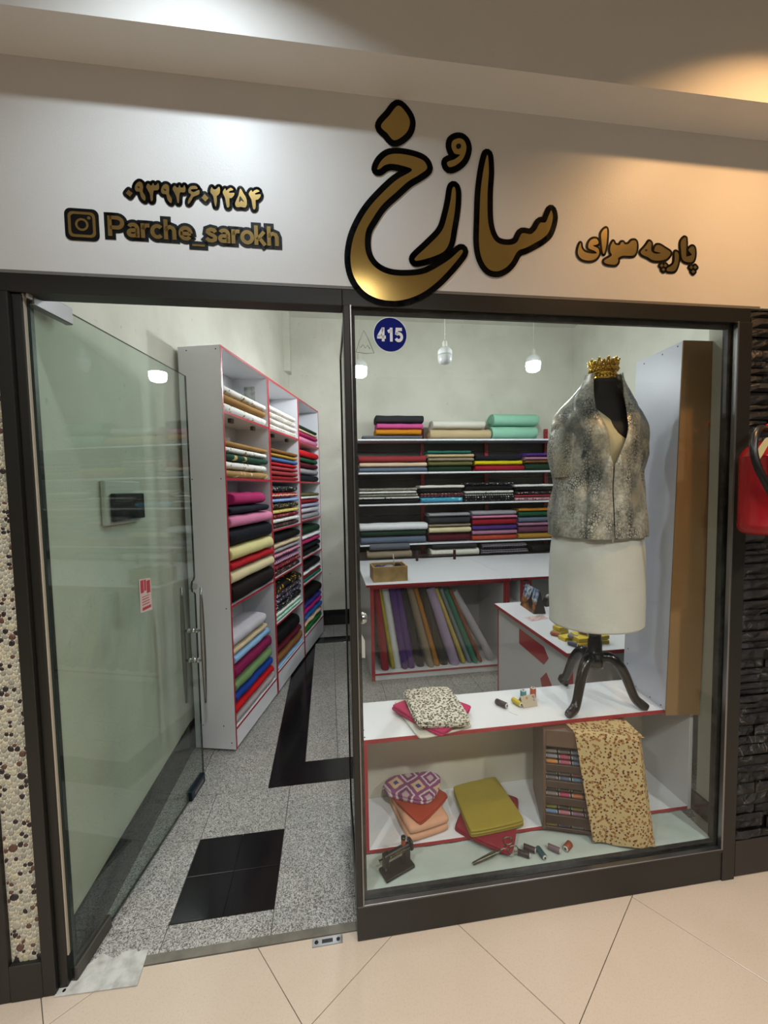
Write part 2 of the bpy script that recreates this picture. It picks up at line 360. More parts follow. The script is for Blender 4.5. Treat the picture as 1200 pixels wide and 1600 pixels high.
WORD = [[(0.933, 2.561), (0.936, 2.546), (0.949, 2.531), (0.976, 2.526), (0.998, 2.529), (0.987, 2.537), (0.964, 2.545), (0.966, 2.565), (0.98, 2.578), (0.997, 2.579), (1.004, 2.566), (0.996, 2.559), (0.982, 2.556), (0.987, 2.552), (1.002, 2.546), (1.007, 2.53), (0.996, 2.511), (0.972, 2.501), (0.94, 2.504), (0.923, 2.521), (0.925, 2.545)], [(1.015, 2.602), (1.035, 2.62), (1.038, 2.596), (1.035, 2.56), (1.027, 2.53), (1.021, 2.535), (1.016, 2.57)], [(1.063, 2.575), (1.07, 2.564), (1.088, 2.563), (1.095, 2.573), (1.104, 2.574), (1.108, 2.568), (1.124, 2.569), (1.138, 2.582), (1.156, 2.581), (1.159, 2.555), (1.15, 2.532), (1.13, 2.527), (1.102, 2.526), (1.084, 2.516), (1.084, 2.504), (1.071, 2.492), (1.035, 2.494), (1.028, 2.505), (1.057, 2.523), (1.052, 2.537), (1.052, 2.555)], [(1.209, 2.584), (1.219, 2.577), (1.219, 2.551), (1.236, 2.541), (1.259, 2.545), (1.24, 2.548), (1.231, 2.553), (1.238, 2.57), (1.254, 2.573), (1.278, 2.562), (1.299, 2.551), (1.297, 2.539), (1.279, 2.523), (1.246, 2.516), (1.222, 2.518), (1.204, 2.527), (1.183, 2.534), (1.175, 2.544), (1.189, 2.559), (1.2, 2.572)], [(1.264, 2.506), (1.271, 2.5), (1.264, 2.493), (1.256, 2.499)], [(1.279, 2.507), (1.287, 2.501), (1.279, 2.494), (1.272, 2.5)], [(1.271, 2.492), (1.279, 2.486), (1.272, 2.479), (1.264, 2.485)], [(1.318, 2.552), (1.332, 2.549), (1.335, 2.525), (1.327, 2.495), (1.315, 2.482), (1.289, 2.481), (1.286, 2.491), (1.308, 2.503), (1.317, 2.519)], [(1.343, 2.593), (1.364, 2.606), (1.366, 2.543), (1.373, 2.54), (1.39, 2.546), (1.38, 2.556), (1.375, 2.564), (1.389, 2.577), (1.401, 2.572), (1.404, 2.545), (1.395, 2.522), (1.369, 2.518), (1.35, 2.528), (1.344, 2.558)], [(1.389, 2.507), (1.396, 2.5), (1.389, 2.493), (1.381, 2.5)], [(1.406, 2.508), (1.414, 2.501), (1.406, 2.494), (1.398, 2.501)], [(1.398, 2.491), (1.406, 2.485), (1.398, 2.478), (1.39, 2.484)]]
WORDHOLE = [[(1.193, 2.553), (1.203, 2.554), (1.199, 2.547)]]
# ================================================================== SETTING
# mall floor: 60 cm tiles laid on the diagonal, clipped at the shopfront
c_, s_ = math.cos(.942), math.sin(.942); TS = .588
fm = MB().box(-6, 6, -5, .034, -.05, -.014); F = struct('floor_mall', fm, M_dgrout)
def tile_mat():
    t = NT('cream_porcelain_tile'); n = t.noise(3, detail=5); n2 = t.noise(160, detail=2)
    c = t.mix(t.math('MULTIPLY', t.step(n, .5, .2), .4), lin('#b9ac9c'), lin('#afa18f'))
    c = t.mix(t.math('MULTIPLY', t.step(n2, .6, .1), .25), c, lin('#9f917e'))
    t.col(c); t.p(Roughness=.17); return t.m
M_tile = tile_mat()
for i in range(-9, 10):
    for j in range(-9, 10):
        u0 = .3628 + i * TS; v0 = -.1154 + j * TS
        q = [((u * s_ - v * c_), (u * c_ + v * s_)) for u, v in ((u0, v0), (u0 + TS, v0), (u0 + TS, v0 + TS), (u0, v0 + TS))]
        cx = sum(p[0] for p in q) / 4; cy = sum(p[1] for p in q) / 4
        if cy < -2.3 or cy > .6 or abs(cx) > 2.9: continue
        q = clip(q, 0, 1, .033)
        if len(q) < 3: continue
        tile_mb(q, .012, .0011, .0008).build('floor_tile', M_tile, F)
# far part of the corridor floor, out of the picture
fb = MB().box(-6, 6, -5, -2.6, -.012, -.001).box(-6, -2.95, -2.6, .03, -.012, -.001).box(2.95, 6, -2.6, .03, -.012, -.001)
fb.build('floor_field', M_tile, F)
# shop floor
fs = MB().box(-1.2, 3.3, .034, 3.7, -.05, -.010); G = struct('floor', fs, M_dgrout)
def gt(x0, x1, y0, y1, m=None, name='floor_tile'):
    tile_mb([(x0, y0), (x1, y0), (x1, y1), (x0, y1)], .01, .0013, .0008).build(name, m or M_gran, G)
xc = [-1.06, -.66, -.261, .139, .539, .939, 1.339, 1.739, 2.139, 2.539, 2.939, 3.3]
for a, b in zip(xc, xc[1:]):
    gt(a, b, .066, .165)
    if a != -.66: gt(a, b, .165, .553)
    gt(a, b, .553, .847)
for a, b in ((-.66, -.459), (-.459, -.261)):
    gt(a, b, .165, .358, M_blackt); gt(a, b, .358, .553, M_blackt)
MB().box(-1.0, 3.2, .034, .0655, -.01, .003).build('threshold', paint('dirty_threshold', '#6d6a60', '#4c4a42', .8, 8, 90, .3, .8), G)
def strip(poly): tile_mb(poly, .01, .0008, .0008).build('border_tile', M_blackt, G)
ys = [1.04, 1.339, 1.962, 2.585, 2.97]
strip([(-.383, .848), (-.187, 1.04), (-.187, 1.339), (-.383, 1.339)])
for a, b in zip(ys[1:], ys[2:]): strip([(-.383, a), (-.187, a), (-.187, b), (-.383, b)])
strip([(-.383, 2.97), (-.187, 2.97), (-.187, 3.15), (-.383, 3.15)])
xs = [-.187, .42, 1.03, 1.64, 2.25, 3.3]
strip([(-.383, .848), (.42, .848), (.42, 1.04), (-.187, 1.04)])
for a, b in zip(xs[1:], xs[2:]): strip([(a, .848), (b, .848), (b, 1.04), (a, 1.04)])
for a, b in zip(xs, xs[1:]): strip([(a, 2.97), (b, 2.97), (b, 3.15), (a, 3.15)])
yl = [.848, 1.25, 1.65, 2.05, 2.45, 2.85, 3.25, 3.65]
for a, b in zip(yl, yl[1:]): gt(-.783, -.383, a, b); gt(-1.183, -.783, a, b)
x = -.187; k = 0
while x < 3.2:
    y = [1.04] + ([1.41, 1.819, 2.226, 2.63] if k % 2 == 0 else [1.215, 1.6, 2.0, 2.4, 2.78]) + [2.97]
    for a, b in zip(y, y[1:]): gt(x, x + .2, a, b)
    x += .2; k += 1
for a in range(9): gt(-.383 + a * .4, .017 + a * .4, 3.15, 3.65)
# shop walls
wl = [(-.935, .06), (-.93, 1.27), (-.44, 3.56), (-.56, 3.7), (-1.08, 3.7), (-1.08, .06)]
struct('wall_left', MB().prism(wl, 0, 3.72), M_shop)
struct('wall_back', MB().box(-.6, 3.3, 3.56, 3.7, 0, 3.72), M_shop)
struct('wall_right', MB().box(3.2, 3.35, .1, 3.6, 0, 3.72), M_shop)
struct('ceiling_shop', MB().box(-1.1, 3.3, .1, 3.7, 3.72, 3.8), M_shop)
struct('wall_stub', MB().box(1.655, 1.74, .045, .17, .0, 3.72), paint('smooth_shop_paint', '#b4b5a6', '#a9aa9b', .6, 3, 90, .2, .5))
bl = MB().prism([(-.934, .06), (-.922, .06), (-.918, 1.262), (-.43, 3.55), (-.439, 3.557), (-.93, 1.27)], 0, .19)
struct('baseboard_left', bl, M_blackt)
bb = MB()
b0 = struct('baseboard_back', MB().box(-.44, 3.2, 3.556, 3.5601, 0, .19), M_dgrout)
for a in range(9): MB().bbox(-.435 + a * .4, -.037 + a * .4, 3.548, 3.559, .001, .19, .001).build('baseboard_tile', M_blackt, b0)
struct('trim_1', MB().box(-.62, -.40, 3.40, 3.56, 3.05, 3.72), M_shop)      # boxed plaster bulge in the back corner
# sign wall, bulkhead and corridor
struct('wall_front', MB().box(-4, 4, 0, .10, 2.362, 3.8).box(-4, -1.161, 0, .10, 0, 2.3615).box(3.6, 4, 0, .10, 0, 2.3615), M_sign)
struct('trim_2', MB().box(-4, 4, -.136, -.0005, 2.988, 3.6), M_ceil)
struct('ceiling', MB().box(-6, 6, -5, -.136, ZC, ZC + .1), M_ceil)
struct('wall_opposite', MB().box(-6, 6, -5.1, -5, 0, ZC + .1), paint('opposite_wall', '#625d54', '#544f47', .6, 1.5, 60, .1, .6))
struct('wall_end', MB().box(-6.1, -6, -5, .1, 0, ZC + .1), M_ceil)
struct('wall_end', MB().box(6, 6.1, -5, .1, 0, ZC + .1), M_ceil)
def chaikin0(P, it=1, q=.27):
    for _ in range(it):
        P = [(A_[0] * (1 - t_) + B_[0] * t_, A_[1] * (1 - t_) + B_[1] * t_) for i in range(len(P)) for A_, B_ in ((P[i], P[(i + 1) % len(P)]),) for t_ in (q, 1 - q)]
    return P
# pebble mosaic panel
PP = thing('pebble_panel', 'narrow mosaic panel of small pale and dark pebbles beside the entrance', 'wall panel', (-1.038, 0, 0))
MB().box(-.05, .05, .004, .05, .125, 2.36).build('grout_bed', M_grout, PP)
rnd = random.Random(4)
pts = []
def try_add(r, tries, k=.92):
    for _ in range(tries):
        x_ = rnd.uniform(-.047, .047); z_ = rnd.uniform(.130, 2.355)
        if all((p[0] - x_) ** 2 + (p[1] - z_) ** 2 > ((p[2] + r) * k) ** 2 for p in near(x_, z_)): pts.append((x_, z_, r)); grid.setdefault(int(z_ / .04), []).append(pts[-1])
grid = {}
def near(x_, z_):
    g = int(z_ / .04); return [p for q in (g - 1, g, g + 1) for p in grid.get(q, ())]
for k in range(27):
    z_ = .18 + .083 * k + rnd.uniform(-.012, .012); p = (rnd.choice([-.024, .002, .024]) + rnd.uniform(-.006, .006), z_, rnd.uniform(.0105, .0150)); pts.append(p); grid.setdefault(int(z_ / .04), []).append(p)
try_add(.0082, 500, 1.0); try_add(.0062, 9000); try_add(.0048, 14000, .95)
PM = [plain('pebble_' + n_, c, .5) for n_, c in (('pale', '#a29f8e'), ('grey', '#8d8b7c'), ('dark', '#251c1e'), ('brown', '#563b2f'), ('sand', '#aca58c'))]
cells = []
for (x_, z_, r) in pts:
    P = [(-.0475, .1275), (.0475, .1275), (.0475, 2.357), (-.0475, 2.357)]
    P = [(max(min(a, .0475), -.0475), max(min(b_, z_ + .03), z_ - .03)) for a, b_ in ((-.0475, z_ - .03), (.0475, z_ - .03), (.0475, z_ + .03), (-.0475, z_ + .03))]
    for (a, b_, r2) in near(x_, z_):
        if (a, b_) == (x_, z_): continue
        dx, dz = a - x_, b_ - z_; d2 = dx * dx + dz * dz
        if d2 > .0022: continue
        # power bisector
        cc = (a * a + b_ * b_ - x_ * x_ - z_ * z_ - r2 * r2 + r * r) / 2
        P = clip(P, dx, dz, cc)
        if len(P) < 3: break
    if len(P) < 3: continue
    P = [p for i, p in enumerate(P) if (Vector(p) - Vector(P[i - 1])).length > .0012]
    if len(P) < 3: continue
    cx = sum(p[0] for p in P) / len(P); cz = sum(p[1] for p in P) / len(P); R_ = sum(math.hypot(p[0] - cx, p[1] - cz) for p in P) / len(P)
    if R_ < .003: continue
    k = max(.5, 1 - .00085 / R_ * 1.25); P = [((a - cx) * k, (b_ - cz) * k) for a, b_ in P]
    cells.append((R_, cx, max(cz, .13), chaikin0(P)))
cells.sort(key=lambda q_: -q_[0])
smb = [MB() for _ in range(5)]
for i, (R_, cx, cz, P) in enumerate(cells):
    j = rnd.choices(range(5), (34, 24, 14, 7, 21))[0]
    if i < 28: j = rnd.choice((0, 4, 2, 3, 0))
    h = min(.004, R_ * .35)
    rings = [[(a * s_, -h * q_, b_ * s_) for a, b_ in P] for s_, q_ in ((1, 0), (.95, .55), (.62, 1.0))]
    if i < 298: MB().loft(rings, 0, True, True, False, True).build('pebble', PM[j], PP, (cx, .0042, cz))
    else: smb[j].loft([[(a + cx, b_ + .0042, c2 + cz) for a, b_, c2 in rg] for rg in rings], 0, True, True, False, True)
sm = MB()
for j in range(5):
    k0 = len(sm.v); sm.v += smb[j].v; sm.f += [tuple(q_ + k0 for q_ in f) for f in smb[j].f]; sm.mi += [j] * len(smb[j].f); sm.sm += smb[j].sm
o = sm.build('small_pebbles', PM, PP); o['kind'] = 'stuff'
# dark metal framing of the shopfront
FR = [('mullion', MB().bbox(-.990, -.951, -.012, .05, 0, 2.30, .002)),
      ('jamb', MB().bbox(-.951, -.924, .004, .06, 0, 2.30, .002)),
      ('mullion', MB().bbox(-1.16, -1.087, -.012, .05, 0, 2.36, .002)),
      ('bottom_rail', MB().bbox(-1.087, -.990, -.013, .05, .0, .127, .002)),
      ('head_rail', MB().bbox(-.990, .062, -.0012, .06, 2.303, 2.358, .002)),
      ('head_rail', MB().bbox(.062, 1.66, -.0014, .06, 2.303, 2.358, .002)),
      ('centre_post', MB().bbox(.064, .086, -.010, .05, 0.14, 2.303, .002)),
      ('end_post', MB().bbox(1.60, 1.660, -.010, .06, .0, 2.303, .002)),
      ('plinth', MB().bbox(.064, 1.60, -.006, .03, .001, .128, .002)),
      ('sill', MB().bbox(.064, 1.60, -.012, .03, .128, .142, .003))]
fr = bpy.data.objects.new('trim_3', None); COL.objects.link(fr); fr['kind'] = 'structure'
for n_, mb in FR: mb.build(n_, M_frame, fr)
MB().box(-4, 1.70, -.0008, .04, 2.3585, 2.368).build('shadow_gap', plain('grey_sealant', '#6b6862', .7), fr)
MB().box(-.924, -.9205, .012, .03, .11, 2.29).build('sealant_strip', plain('cream_sealant', '#b7ad9a', .7), fr)
W = bpy.data.objects.new('window_1', None); COL.objects.link(W); W['kind'] = 'structure'
MB().box(.086, 1.60, .006, .014, .142, 2.303).build('glass_pane', M_clear, W)
q = MB()
for a in ((.086, .104, .142, 2.303), (1.578, 1.60, .142, 2.303), (.104, 1.578, .142, .160), (.104, 1.578, 2.285, 2.303)): q.box(a[0], a[1], .016, .03, a[2], a[3])
q.build('gasket', paint('worn_black_seal', '#0f0f0f', '#3a3d3a', .5, 30, 200, .3, .8), W)
MB().bbox(1.590, 1.598, -.014, .006, .142, 2.303, .002).build('bright_bead', M_steel, W)
MB().bbox(.086, .0915, -.012, .006, .142, 2.303, .001).build('bright_bead', M_steel, W)
MB().bbox(.0915, 1.590, -.0125, .006, .142, .147, .001).build('bright_bead', M_steel, W)
# side return of the display: glazed leaf with its own thin frame
D2 = bpy.data.objects.new('door_2', None); COL.objects.link(D2); D2['kind'] = 'structure'
MB().box(.070, .078, .055, .50, .16, 2.28).build('glass_pane', M_clear, D2)
MB().bbox(.066, .082, .50, .53, .002, 2.30, .002).build('rear_stile', M_frame2, D2)
MB().bbox(.066, .082, .05, .53, 2.28, 2.303, .002).build('top_rail', M_frame2, D2)
MB().bbox(.066, .082, .05, .53, .002, .16, .002).build('bottom_rail', M_frame2, D2)
kn = MB(); Mk = Matrix.Translation((.078, .08, 1.195)) @ Matrix.Rotation(PI / 2, 4, 'Y')
kn.lathe([(.014, 0), (.014, .004), (.006, .006), (.006, .016), (.014, .020), (.021, .030), (.022, .040), (.017, .050), (.006, .054)], 20, 0, Mk)
kn.build('door_knob', M_chrome, D2)
pt = MB(); poly = [(.070, 1.062), (.118, 1.055), (.118, 1.12), (.108, 1.143), (.078, 1.150), (.070, 1.14), (.076, 1.128), (.069, 1.12)]
pt.prism(poly, -.0006, .0006, 0, Matrix.Translation((0, .045, 0)) @ Matrix.Rotation(PI / 2, 4, 'X'))
pt.box(.0965, .0975, .044, .046, 1.143, 1.185)
tag(pt.build('paper_tag', M_paper), 'torn white paper tag hanging from the round door knob', 'tag')
# black split-face stone cladding
st = MB().box(1.66, 3.6, .02, .10, 0, 2.362); ST = struct('wall_stone', st, plain('black_stone_bed', '#050505', .8))
def stone_mat():
    t = NT('black_marble'); n = t.noise(9, detail=6, rough=.7)
    g = t.n('NewGeometry').outputs['Position']
    nn = t.n('TexNoise'); t.set(nn.inputs['Vector'], g); nn.inputs['Scale'].default_value = 7; nn.inputs['Detail'].default_value = 5; nn.inputs['Distortion'].default_value = 2
    v = t.math('ABSOLUTE', t.math('SUBTRACT', nn.outputs[0], .5))
    mask = t.n('TexNoise'); t.set(mask.inputs['Vector'], g); mask.inputs['Scale'].default_value = 9
    f = t.math('MULTIPLY', t.step(v, .006, .004, up=False), t.step(mask.outputs[0], .53, .05))
    t.col(t.mix(t.math('MULTIPLY', f, .7), lin('#050404'), lin('#9a9288'))); t.p(Roughness=.3)
    t.bump(t.noise(60, detail=5), .6, .004); return t.m
M_stone = stone_mat()
def stone_mesh(seed):
    r_ = random.Random(seed); nx, nz = 6, 3; v = []; f = []
    for j in range(nz + 1):
        for i in range(nx + 1):
            e = (i in (0, nx)) or (j in (0, nz))
            v.append((i / nx, 0 if e else -.011 * r_.uniform(.3, 1.5), j / nz))
    for j in range(nz):
        for i in range(nx): a = j * (nx + 1) + i; f.append((a, a + 1, a + nx + 2, a + nx + 1))
    k = len(v); v += [(0, .02, 0), (1, .02, 0), (1, .02, 1), (0, .02, 1)]
    n0 = [i for i in range(nx + 1)]; f.append(tuple(n0[::-1]) + (k, k + 1)); f.append(tuple(nz * (nx + 1) + i for i in n0) + (k + 2, k + 3))
    f.append((0,) + tuple(j * (nx + 1) for j in range(1, nz + 1)) + (k + 3, k)); f.append(tuple(j * (nx + 1) + nx for j in range(nz, -1, -1)) + (k + 1, k + 2))
    return MB().add(v, f).mesh('stone_strip', M_stone)
sms = [stone_mesh(i) for i in range(10)]
rr = random.Random(8); z = .17
while z < 2.33:
    h = rr.choice((.026, .034, .042, .05)); h = min(h, 2.36 - z); x = 1.664
    while x < 2.35:
        l = rr.uniform(.07, .24); o = mk('stone_strip', rr.choice(sms), ST, (x, rr.uniform(-.006, .008), z + .0008)); o.scale = (l - .0015, 1, h - .0016); x += l
    z += h
MB().bbox(1.668, 2.9, -.004, .03, .004, .165, .002).build('stone_plinth', M_blackt, ST)
# ---------------------------------------------------------------- glass entrance door, standing open
DR = bpy.data.objects.new('door_1', None); COL.objects.link(DR); DR['kind'] = 'structure'
DR.location = (-.915, .02, 0); DR.rotation_euler = (0, 0, math.atan2(.955, .147))
L = .966; XZ = Matrix.Rotation(PI / 2, 4, 'X')
out = [(0, .012), (L, .012), (L, 1.10), (L - .012, 1.115), (L - .03, 1.12), (L - .036, 1.15), (L - .03, 1.18), (L - .012, 1.185), (L, 1.20), (L, 2.32), (0, 2.32)]
dm_ = MB().prism(out, -.005, .005, 0, XZ)
for i in range(2, len(dm_.f)): dm_.mi[i] = 1
dm_.build('glass_pane', [M_door, M_gedge], DR)
MB().bbox(.004, .165, -.014, .014, 2.275, 2.332, .003).build('patch_hinge', M_steel, DR)
MB().bbox(-.012, .006, -.012, -.003, 2.29, 2.345, .002).bbox(-.012, .006, .003, .012, 2.29, 2.345, .002).build('pivot_bracket', plain('white_metal', '#b9b9b5', .4, .5), DR)
MB().bbox(.0, .175, -.013, .013, .002, .055, .003).build('patch_hinge', plain('dull_dark_steel', '#55524c', .4, .8), DR)
MB().bbox(.80, .955, -.016, .016, -.0005, .055, .003).build('patch_lock', plain('dark_blue_steel', '#1c2c38', .3, .6), DR)
MB().bbox(.83, .93, -.0185, -.015, .016, .036, .001).build('lock_plate', M_steel, DR)
ck = MB().lathe([(.015, -.02), (.017, -.018), (.017, .018), (.015, .02)], 18, 0, Matrix.Translation((L - .02, 0, 1.150)) @ XZ)
ck.build('lock_ring', glass('clear_lock_plastic', (.85, .88, .87, 1), .1, .08), DR)
for s in (-1, 1):
    y = .055 * s
    h = MB().tube([(L - .045, y, .49 + .66 * k / 10) for k in range(11)], [.006, .0085, .0105, .012, .0128, .013, .0128, .012, .0105, .0085, .006], 14)
    h.build('pull_handle', M_steel, DR)
    for zz in (.735, .905):
        MB().lathe([(.006, 0), (.006, .012), (.013, .013), (.013, .024), (.009, .026), (.009, .034), (.0135, .036), (.0135, .042)], 16, 0, Matrix.Translation((L - .045, y * .78, zz)) @ Matrix.Rotation(PI / 2 * s, 4, 'X')).build('handle_standoff', M_chrome, DR)
sk = MB(); mm = Matrix.Translation((0, -.0065, 0)) @ XZ
pr_ = thing('paper_sticker', 'small red and white printed paper sticker on the open glass door', 'sticker', DR.location, DR.rotation_euler[2])
MB().prism([(.46, 1.15), (.545, 1.14), (.545, 1.29), (.46, 1.30)], 0, .0006, 0, mm).build('paper', paint('faded_pink_paper', '#b9a9a2', '#a9948e', .8), pr_)
q = MB()
for a in ((.468, 1.235, .49, 1.292), (.494, 1.24, .508, 1.29), (.512, 1.225, .538, 1.282), (.475, 1.155, .538, 1.168), (.475, 1.178, .53, 1.182), (.475, 1.190, .53, 1.194), (.475, 1.202, .525, 1.206), (.475, 1.214, .53, 1.217)):
    q.prism([(a[0], a[1]), (a[2], a[1]), (a[2], a[3]), (a[0], a[3])], .0006, .001, 0, mm)
q.build('red_print', plain('red_print', '#a03540', .6), pr_)
# floor plate, strike plate, fuse box, switch
fp = thing('floor_plate', 'scuffed pale metal plate on the floor under the glass door', 'plate')
MB().prism([(-.953, -.018), (-.691, -.026), (-.700, .085), (-.735, .082), (-.75, .092), (-.79, .088), (-.81, .07), (-.86, .095), (-.90, .06), (-.953, .024)], .0012, .005).build('plate', paint('scuffed_aluminium', '#b4b6b2', '#8f8f88', .45, 25, 60, .3, .9), fp)
MB().lathe([(.005, .004), (.005, .0062), (.002, .0064)], 12, 0, Matrix.Translation((-.93, -.005, 0))).build('screw', M_frame2, fp)
sp = thing('strike_plate', 'small steel latch plate let into the tiles at the threshold', 'latch')
MB().box(-.104, .008, .0, .028, .0, .0032).build('plate', M_steel, sp)
MB().box(-.068, -.028, .008, .020, .003, .0042).build('keeper_slot', M_frame2, sp)
for xx in (-.088, -.008): MB().lathe([(.007, .0035), (.006, .005), (.002, .0052)], 12, 0, Matrix.Translation((xx, .014, 0))).build('screw', M_frame2, sp)
fb_ = thing('fuse_box', 'white wall fuse box with a dark smoked cover, behind the glass door', 'fuse box', (-.932, .545, 1.635), 0)
MB().bbox(0, .02, -.155, .155, -.09, .10, .004).build('frame', plain('white_plastic', '#c4c8bf', .4), fb_)
MB().bbox(.021, .040, -.125, .15, -.075, .045, .004).build('cover', plain('smoked_plastic', '#15181a', .12), fb_)
sw = thing('light_switch', 'small white light switch plate low on the plaster wall', 'switch', (-.932, .72, 1.19), 0)
MB().bbox(0, .008, -.04, .04, -.06, .06, .002).build('plate', plain('white_plastic', '#c4c8bf', .4), sw)
MB().bbox(.008, .013, -.02, .02, -.03, .03, .002).build('rocker', plain('white_plastic', '#c4c8bf', .4), sw)
# ---------------------------------------------------------------- lamps
for i, (x, y, zl, c, e, sz) in enumerate(DOWN):
    t = thing('ceiling_downlight', ['round cool white downlight above the phone number', 'round warm downlight above the tagline lettering', 'unseen fill downlight added over the corridor, by the pebble panel end', 'unseen fill downlight added over the middle of the corridor', 'unseen fill downlight added over the corridor, by the stone wall end'][i], 'lamp', (x, y, zl), 0, 'ceiling downlights')
    r = sz / 2
    MB().lathe([(r + .004, -.002), (r + .03, -.002), (r + .028, -.008), (r + .004, -.010), (r + .003, -.002)], 32, cap=False).build('trim_ring', plain('white_plastic', '#c4c8bf', .4), t)
    if zl < ZC: MB().lathe([(r + .012, -.001), (r + .012, ZC - zl)], 32).build('can', plain('white_plastic', '#c4c8bf', .4), t)
    MB().lathe([(r, -.003), (r * .5, -.003), (.001, -.003)], 32).build('diffuser', emis('lit_%s' % ['cool', 'warm', 'neutral', 'neutral', 'neutral'][i], c, 14), t)
for i, (x, y, z, e) in enumerate(BULBS):
    t = thing('pendant_bulb', ['lit white pendant bulb hanging near the number sticker', 'unlit white pendant bulb on its cord over the fabric shelves', 'lit white pendant bulb hanging close to the mannequin', 'unseen fill bulb added high up inside, behind the door lintel', 'unseen fill bulb added high up over the window display'][i], 'lamp', (x, y, z), 0)
    mo = emis('lit_bulb', (.93, .97, 1.0), e) if e else plain('frosted_bulb', '#b7babb', .3)
    MB().lathe([(.004, -.062), (.034, -.060), (.052, -.050), (.060, -.034), (.062, .0), (.062, .018)], 28).build('globe', mo, t)
    MB().lathe([(.062, .018), (.063, .024), (.062, .050), (.050, .066), (.030, .082), (.020, .088)], 28).build('bulb_base', plain('white_bulb_housing', '#d0d2d2', .35), t)
    MB().lathe([(.019, .086), (.021, .09), (.021, .125), (.012, .140), (.005, .145)], 18).build('socket', plain('white_plastic', '#c4c8bf', .4), t)
    MB().tube([(0, 0, .14), (.002, 0, (3.72 - z) * .5), (0, 0, 3.72 - z)], .0028, 8).build('cord', plain('white_plastic', '#c4c8bf', .4), t)
# ---------------------------------------------------------------- lettering on the sign wall
XZm = Matrix.Rotation(PI / 2, 4, 'X')
def lettering(name, label, cat, gold, holes, w, y, sub, closed_sharp=(), goldmat=None):
    t = thing(name, label, cat, (0, y, 0))
    k = MB()
    for poly in gold:
        P = poly if len(poly) <= 4 else cr(poly, sub)
        n = len(P); k.add([(a, b, .001) for a, b in P], [tuple(range(n))])
        for i in range(n):
            a, b = Vector(P[i]), Vector(P[(i + 1) % n]); d = (b - a)
            if d.length < 1e-6: continue
            d = d.normalized() * w; nn = Vector((-d.y, d.x))
            k.add([(*(a - nn), .001), (*(b - nn), .001), (*(b + nn), .001), (*(a + nn), .001)], [(0, 1, 2, 3)])
            k.add([(a.x + w * math.cos(2 * PI * j / 10), a.y + w * math.sin(2 * PI * j / 10), .001) for j in range(10)], [tuple(range(10))])
    k.v = [tuple(XZm @ Vector(p)) for p in k.v]
    k.build('black_outline', M_blk, t)
    for poly in gold:
        P = poly if len(poly) <= 4 else cr(poly, sub)
        MB().prism(P, .0012, .0022, 0, XZm).build('letter', goldmat or M_goldink, t)
    if holes:
        h = MB()
        for poly in holes: h.prism(cr(poly, 3), .0022, .0028, 0, XZm)
        h.build('letter_counter', M_blk, t)
    return t
lettering('shop_name', 'large gold calligraphy with black outline above the shop window', 'lettering', BIG, BIGHOLE, .0205, -.0016, 5, goldmat=M_gold)
lettering('phone_number', 'row of small gold Persian digits outlined in black', 'lettering', NUM, NUMHOLE, .0098, -.0005, 3)
lettering('tagline', 'two small gold Persian words outlined in black at the warm lit end', 'lettering', WORD, WORDHOLE, .0085, -.0005, 3)
def arc(cx, cy, rx, ry, a0, a1, n=14): return [(cx + rx * math.cos(math.radians(a0 + (a1 - a0) * k / n)), cy + ry * math.sin(math.radians(a0 + (a1 - a0) * k / n))) for k in range(n + 1)]
GL = {'P': (.86, [[(.10, 0), (.10, 1)], [(.10, .91), (.44, .91)] + arc(.44, .67, .24, .24, 80, -80, 10) + [(.44, .43), (.10, .43)]]),
 'a': (.66, [arc(.31, .44, .20, .20, 155, 5, 10) + [(.51, .40), (.51, .0)], [(.51, .37), (.34, .36)] + arc(.26, .22, .16, .135, 70, 290, 10) + [(.40, .10), (.51, .22)]]),
 'r': (.44, [[(.10, 0), (.10, .73)], [(.10, .42), (.17, .57), (.28, .635), (.42, .63)]]),
 'c': (.64, [arc(.34, .365, .24, .275, 42, 318, 18)]),
 'h': (.70, [[(.10, 0), (.10, 1)], [(.10, .42), (.16, .57), (.30, .635), (.44, .58), (.50, .44), (.50, 0)]]),
 'e': (.66, [[(.09, .35), (.59, .35)], arc(.34, .365, .245, .275, 0, 322, 20)]),
 '_': (.62, [[(-.02, -.20), (.58, -.20)]]),
 's': (.62, [[(.51, .51), (.44, .62), (.29, .65), (.15, .59), (.13, .49), (.22, .42), (.40, .34), (.49, .26), (.47, .14), (.34, .075), (.18, .085), (.06, .20)]]),
 'o': (.70, [arc(.35, .365, .25, .275, 0, 360, 22)]),
 'k': (.64, [[(.10, 0), (.10, 1)], [(.14, .26), (.50, .70)], [(.26, .36), (.54, 0)]]),
 '4': (.80, [[(.52, 0), (.52, 1)], [(.52, .94), (.10, .32)], [(.02, .30), (.74, .30)]]),
 '1': (.66, [[(.40, 0), (.40, 1)], [(.40, .86), (.12, .70)]]),
 '5': (.78, [[(.64, .90), (.22, .90), (.17, .50)], [(.17, .50)] + arc(.36, .34, .26, .255, 120, -155, 16)])}
